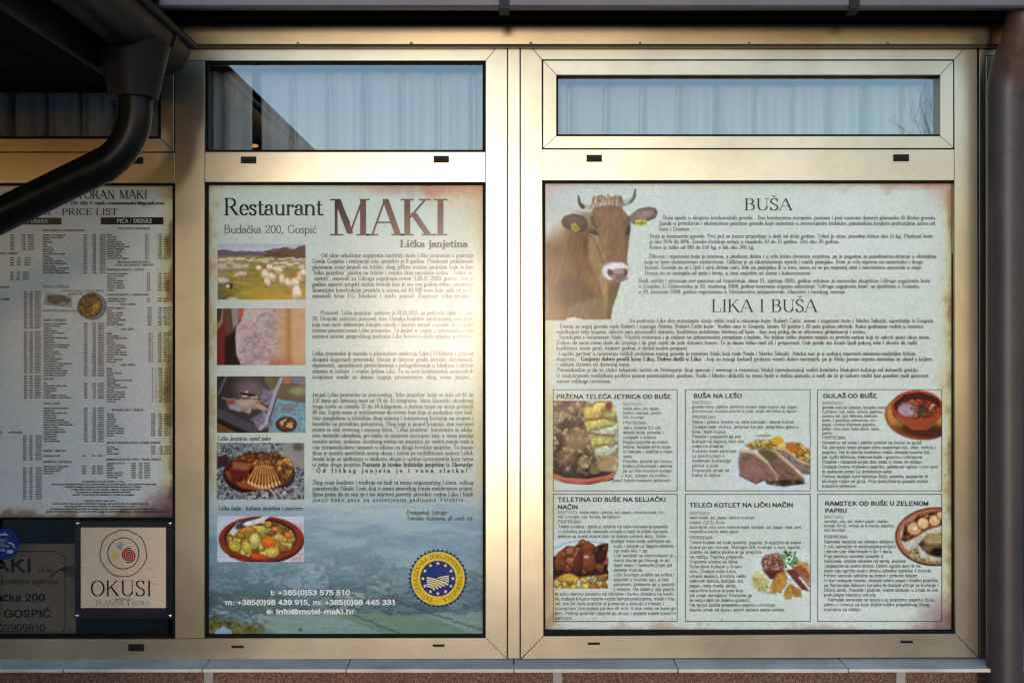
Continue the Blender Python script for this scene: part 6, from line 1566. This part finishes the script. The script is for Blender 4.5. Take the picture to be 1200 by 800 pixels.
for i in range(34):
    x, y = rs_.uniform(585, 672), rs_.uniform(345, 435); cv.ell(x, y, rs_.uniform(8, 16), rs_.uniform(4, 8), rs_.choice(((70, 106, 50), (96, 136, 66), (50, 80, 40), (120, 156, 90))), rs_.uniform(0, 180), .4)
cv.ell(460, 560, 6, 5, (90, 70, 50)); cv.grain(cv.m_ell(620, 480, 160, 120, 0, .2), .25, 12, None, 5)
cv.a = cv.m_ell(625, 470, 225, 155, 0, .25); cv.c = b0 * (1 - cv.a[..., None]) + cv.c * cv.a[..., None]
print_mesh('photograph', cv, Z1, p3, 'photo of a veal chop with herbs and roast potatoes', cut=.02)

cv = Cv((1047.5, 592.5, 1103.7, 663), .5, 955, 575, k4, paper3); b0 = cv.c.copy()
cv.ell(690, 260, 235, 168, (84, 42, 36), 0, .03); cv.ell(690, 258, 226, 158, (176, 106, 80), 0, .05); cv.ell(692, 258, 206, 138, (196, 196, 182), 0, .06)
cv.cells(cv.m_poly([(490, 280), (510, 190), (600, 130), (720, 110), (730, 190), (640, 220), (560, 270), (510, 290)], 12), [(120, 66, 40), (90, 44, 32), (150, 96, 56)], 26, 3, .5)
for x, y, rx, ry in ((565, 215, 44, 40), (615, 185, 36, 36), (680, 170, 36, 34), (712, 140, 22, 24)): cv.ell(x, y, rx, ry, (120, 60, 40), 0, .2); cv.ell(x, y - 2, rx * .88, ry * .88, (212, 172, 120), 0, .15); cv.ell(x - 6, y - 8, rx * .5, ry * .4, (230, 200, 160), 0, .8)
cv.cells(cv.m_poly([(520, 350), (580, 310), (600, 380), (720, 395), (720, 420), (560, 390)], 14), [(196, 180, 130), (176, 160, 116), (150, 130, 90)], 26, 6); cv.poly([(585, 300), (640, 250), (720, 240), (720, 380), (640, 360)], (64, 50, 36), 14); cv.ell(680, 275, 60, 34, (170, 150, 104), -10, .5); cv.ell(660, 320, 50, 22, (120, 96, 60), -6, .6); cv.ell(700, 345, 40, 24, (28, 22, 20), 0, .5)
cv.grain(cv.m_ell(690, 260, 206, 138, 0, .1), .2, 12, None, 4)
cv.a = cv.m_ell(690, 260, 238, 171, 0, .03); cv.c = b0 * (1 - cv.a[..., None]) + cv.c * cv.a[..., None]
print_mesh('photograph', cv, Z1, p3, 'photo of a peppered steak with potato slices on a clay plate', cut=.02)
# ------------------------------------------------------------------ curtains and lamp behind the glass
def mat_curtain():
    m, nt, b = nodes_of('white_curtain_cloth')
    nz = noise_node(nt, 260, 2)
    rp = ramp(nt, nz.outputs[0], [(0.3, (0.72, 0.72, 0.72)), (0.7, (0.76, 0.76, 0.76))])
    nt.links.new(rp.outputs[0], b.inputs['Base Color'])
    b.inputs['Roughness'].default_value = 0.9
    return m
M['curtain'] = mat_curtain()
def curtain(label, px0, px1, ytop, ybot, period, y=0.075, gaps=()):
    root = thing('curtain', label, 'curtain', P((px0 + px1) / 2, ytop, y), 'white pleated curtains behind the upper lights')
    edges = [px0] + [e for gp in gaps for e in gp] + [px1]
    for a, b in zip(edges[0::2], edges[1::2]):
        n = int((b - a) * 1.2); vs = []; fs = []
        for i in range(n + 1):
            px = a + (b - a) * i / n
            t = (px - px0) / period
            ph = t % 1.0
            # box pleats: broad flat fronts and narrow deep folds
            dep = 0.045 * math.exp(-((ph - 0.5) / 0.07) ** 2) + 0.012 * (0.5 + 0.5 * math.sin(6.28 * (t * 2.0 + 0.2 * math.sin(t * 1.7)))) + 0.004 * math.sin(t * 11.3)
            x = P(px, 0, y).x + 0.002 * math.sin(t * 5)
            for k, (py, sc2) in enumerate(((ytop - 6, 0.35), (ytop + 4, 0.5), (ytop + 16, 0.9), ((ytop + ybot) / 2, 1.0), (ybot + 8, 1.1))):
                vs.append((x, y + dep * sc2 + 0.002 * math.sin(k * 3 + t), wz(py, y)))
        for i in range(n):
            for k in range(4):
                fs.append((i * 5 + k, i * 5 + 5 + k, i * 5 + 6 + k, i * 5 + 1 + k))
        raw_obj('curtain_panel', vs, fs, M['curtain'], root, smooth=True)
    box_obj('curtain_rail', (P(px0, 0, y).x, y + 0.002, wz(ytop - 8, y)), (P(px1, 0, y).x, y + 0.03, wz(ytop - 14, y)), M['wall_dark'], root)
curtain('white pleated curtain behind the upper pane over the MAKI poster', 236, 575, 90, 182, 42.5, gaps=((294.5, 299.8),))
curtain('white pleated curtain behind the toplight over the cow poster', 645, 1110, 99, 166, 43.5)
curtain('white curtain in the shaded upper pane behind the porch gutter', -320, 200, 92, 170, 39)

m_, nt_, b_ = nodes_of('warm_lamp_glow')
b_.inputs['Emission Color'].default_value = (1, 0.42, 0.12, 1); b_.inputs['Emission Strength'].default_value = 0.10
b_.inputs['Base Color'].default_value = (0.8, 0.5, 0.3, 1)
lp = thing('wall_lamp', 'small glowing orange lamp inside, seen through the curtain gap', 'lamp', P(298, 172, 0.16))
k = P(298, 171, 0.16)
bm = bmesh.new(); bmesh.ops.create_uvsphere(bm, u_segments=18, v_segments=10, radius=1)
for v in bm.verts: v.co = Vector((v.co.x * 0.010, v.co.y * 0.010, v.co.z * 0.0042)) + k
bm_obj('lamp_shade', bm, m_, lp, smooth=True)
box_obj('bracket', (k.x - 0.004, k.y + 0.008, k.z - 0.02), (k.x + 0.004, k.y + 0.1, k.z - 0.012), M['wall_dark'], lp, 0.001)

# ------------------------------------------------------------------ bare tree across the yard, mirrored in the right toplight
M['bark'] = mat_noise('dark_bark', (0.03, 0.024, 0.018), (0.07, 0.055, 0.04), 0.9, 0, 12, 0.4)
tr = thing('bare_tree', 'bare leafless tree across the yard, mirrored at the right of the toplight', 'tree', (8.0, -16.0, 0))
rt = random.Random(5)
bt = bmesh.new(); bb = bmesh.new()
base = Vector((7.6, -16.0, -0.15))
trunk = [base, base + Vector((0.05, 0, 1.2)), base + Vector((-0.03, 0.05, 2.3)), base + Vector((0.02, 0.05, 3.0))]
add_tube(bt, trunk, [0.20, 0.16, 0.14, 0.12], 14)
bm_obj('trunk', bt, M['bark'], tr, smooth=True)
def grow(p, d, L, r, lev):
    pts = [p]; q = p; dd = d.copy()
    for i in range(4):
        dd = (dd + Vector((rt.uniform(-.28, .28), rt.uniform(-.28, .28), rt.uniform(-.08, .25)))).normalized()
        q = q + dd * L / 4; pts.append(q)
    add_tube(bb, pts, [r * (1 - 0.16 * i) for i in range(5)], 6 if lev < 2 else 4, False)
    if lev >= 5: return
    for c in range(2 if lev > 1 else 3):
        t = rt.choice((2, 3, 4)) if c else 4
        nd = (dd + Vector((rt.uniform(-1, 1), rt.uniform(-1, 1), rt.uniform(-.35, .7))) * 0.85).normalized()
        grow(pts[t], nd, L * rt.uniform(.62, .84), max(r * 0.5, 0.004), lev + 1)
for c in range(5):
    a = c * 1.26
    grow(trunk[-1 if c < 3 else 2], Vector((math.cos(a) * .7, math.sin(a) * .7, 0.8)).normalized(), 1.15, 0.05, 0)
bm_obj('crown', bb, M['bark'], tr)

# ------------------------------------------------------------------ things in the lower part of the left window
bd = thing('company_sign', 'dim grey company sign board with dark capitals, standing behind the glass', 'sign', P(0, 745, 0.03))
YSN = 0.026
M['board'] = mat_noise('grey_sign_board', (0.40, 0.32, 0.23), (0.47, 0.38, 0.28), 0.5, 0, 12)
bar('board', rect(-150, 637, 88.5, 746), YSN, YSN + 0.006, M['board'], bd)
ik = Ink()
yk = YSN - 0.0006
ik.line('MAKI', -28, 671, 17, 1, x1=38); ik.line('j.d.o.o.', 45, 670, 6, 0, x1=64)
ik.line('putnička i turistička agencija', -40, 684, 6.5, 0, x1=68, kr=(.6, 1.2))
ik.line('Budačka 200', -30, 704.5, 10, 1, x1=53); ik.line('53000 GOSPIĆ', -46, 723.5, 10, 1, x1=60)
ik.line('OIB: 02909810', -36, 740, 9.5, 0, x1=53)
ik.build('lettering', yk, M['ink_sepia'], bd)
ik = Ink()
ik.strip([(-140, 645.5), (66, 645.5), (68, 648), (72.5, 650.5), (75.5, 652), (76.2, 655), (76.2, 735), (74, 740), (70, 742.5), (-140, 742.5)], 0.9)
ik.build('border_line', yk, M['ink_sepia'], bd)
ik = Ink()
for i in range(7):
    ik.strip([(58 + i * 1.5, 676 - i * 1.2), (68 + i, 668 - i * .4), (76, 664 + i * 1.5), (87, 663 + i * 2.2)], 1.3 - .1 * i)
ik.build('hand_drawing', yk - 0.0003, M['ink_plum'], bd)

M['ink_soft2'] = mat_ink('pale_blue_ink', (0.36, 0.42, 0.55))
st = thing('sticker', 'round dark blue sticker with white marks on the lower glass', 'sticker', P(4, 637, -0.008))
ik = Ink(); ik.fan(4.5, 637, [(4.5 + 18.4 * math.cos(t * math.pi / 30), 637 + 18.4 * math.sin(t * math.pi / 30)) for t in range(60)])
ik.build('disc', -0.0075, M['ink_navy'], st)
ik = Ink()
ik.strip([(-4, 628), (1, 626.2), (6, 625.2), (10, 627.2)], [1, 2.4, 2.8, .4]); ik.strip([(9, 636), (12, 635.5), (15.5, 638), (17.5, 643)], [.5, 2.2, 2.0, .5])
ik.line('PLAST', -6, 634, 3.2, 0, x1=8.5); ik.line('FREE', -4, 637.6, 2.6, 0, x1=7.5)
ik.line('WATERS', -7, 641.2, 2.9, 0, x1=11); ik.line('BYB', -3, 646, 3, 1, x1=6); ik.rectf(8, 644, 15, 648)
ik.build('white_marks', -0.0079, M['ink_soft2'], st)

pl = thing('plaque', 'square sand coloured OKUSI plaque with ringed spiral emblem on black backing', 'plaque', P(145, 725, -0.02))
M['black_board'] = mat_noise('glossy_black_board', (0.008, 0.008, 0.009), (0.014, 0.014, 0.015), 0.18, 0, 12)
bar('backing_plate', rect(87.5, 609.5, 203, 725), -0.0145, -0.0085, M['black_board'], pl, 0.002)
M['sand'] = mat_noise('woven_sand_print', (0.60, 0.44, 0.29), (0.72, 0.55, 0.38), 0.5, 0, 60, 0.1, 300, stretch=(1, 1, 5))
bar('face', rect(94.6, 617.8, 194.2, 712), -0.0185, -0.0146, M['sand'], pl, 0.0005)
bar('strip', rect(94.6, 712.2, 194.2, 717.6), -0.0185, -0.0146, M['ink_violet'], pl, 0.0003)
yk = -0.0190
def ringpts(cx, cy, r, wob=0.0, n=96, ph=0):
    return [(cx + (r + wob * math.sin(t * 14 * math.pi / n + ph)) * math.cos(2 * math.pi * t / n), cy + (r + wob * math.sin(t * 14 * math.pi / n + ph)) * math.sin(2 * math.pi * t / n)) for t in range(n + 1)]
ik = Ink(); ik.strip(ringpts(144.5, 648, 27.2, 0.45), 0.9); ik.strip(ringpts(144.5, 648, 18.2), 1.0); ik.build('ring', yk, M['ink_sepia'], pl)
def spiral(cx, cy, r, turns, ph):
    return [(cx + r * t / 80 * math.cos(ph + turns * 2 * math.pi * t / 80), cy + r * t / 80 * math.sin(ph + turns * 2 * math.pi * t / 80)) for t in range(4, 81)]
ik = Ink()
for ph in (0, math.pi): ik.strip(spiral(150.7, 650.2, 8.6, 1.8, ph), 1.7)
ik.build('spiral', yk, M['ink_red'], pl, label='crimson double spiral')
ik = Ink(); ik.strip(spiral(140.5, 639, 4.6, 1.8, 1), 1.0); ik.strip(spiral(142, 641.4, 2.6, 1.2, 3), .7); ik.build('spiral', yk, M['ink_cyan'], pl, label='small blue spiral')
ik = Ink(); ik.fan(135, 650.5, [(135 + (4.6 + .5 * math.sin(t * 3)) * math.cos(t * math.pi / 12), 650.5 + 4.4 * math.sin(t * math.pi / 12)) for t in range(24)]); ik.build('spot', yk, M['ink_gold'], pl)
ik = Ink(); ik.line('OKUSI', 105.6, 697.8, 17.8, TRAJ, x1=178.5, kr=(.7, 1.3)); ik.line('®', 180, 688, 4, LIGHT); ik.build('lettering', yk, M['ink_sepia'], pl)
ik = Ink(); ik.line('TRADICIJE', 133.5, 703, 2.6, 0, x1=154, kr=(.6, 1.6)); ik.build('small_lettering', yk, M['ink_sepia'], pl)
ik = Ink(); ik.line('PLANINE', 112, 709, 5.6, LIGHT, x1=147, kr=(.6, 1.6)); ik.build('small_lettering', yk, M['ink_green'], pl, label='grey green word')
ik = Ink(); ik.line('I', 149, 709, 5.6, BODY); ik.build('small_lettering', yk, M['ink_maroon'], pl, label='maroon letter')
ik = Ink(); ik.line('MORA', 154, 709, 5.6, LIGHT, x1=175, kr=(.6, 1.6)); ik.build('small_lettering', yk, M['ink_cyan'], pl, label='blue word')
ik = Ink(); ik.line('PLEASURE OF CROATIAN TRADITION', 98, 716.2, 2.6, 0, x1=190, kr=(.6, 1.9)); ik.build('strip_lettering', yk - 0.0002, M['ink_plum'], pl)
M['chrome'] = mat_noise('bright_screw', (0.55, 0.55, 0.56), (0.7, 0.7, 0.7), 0.2, 1.0, 30)
for x, y in ((91, 613), (199.6, 613), (90.5, 721), (199.6, 721)):
    p = P(x, y, -0.0155); bm = bmesh.new(); bmesh.ops.create_uvsphere(bm, u_segments=12, v_segments=8, radius=0.0042)
    for v in bm.verts: v.co.y *= .5; v.co += p
    bm_obj('screw', bm, M['chrome'], pl, smooth=True)
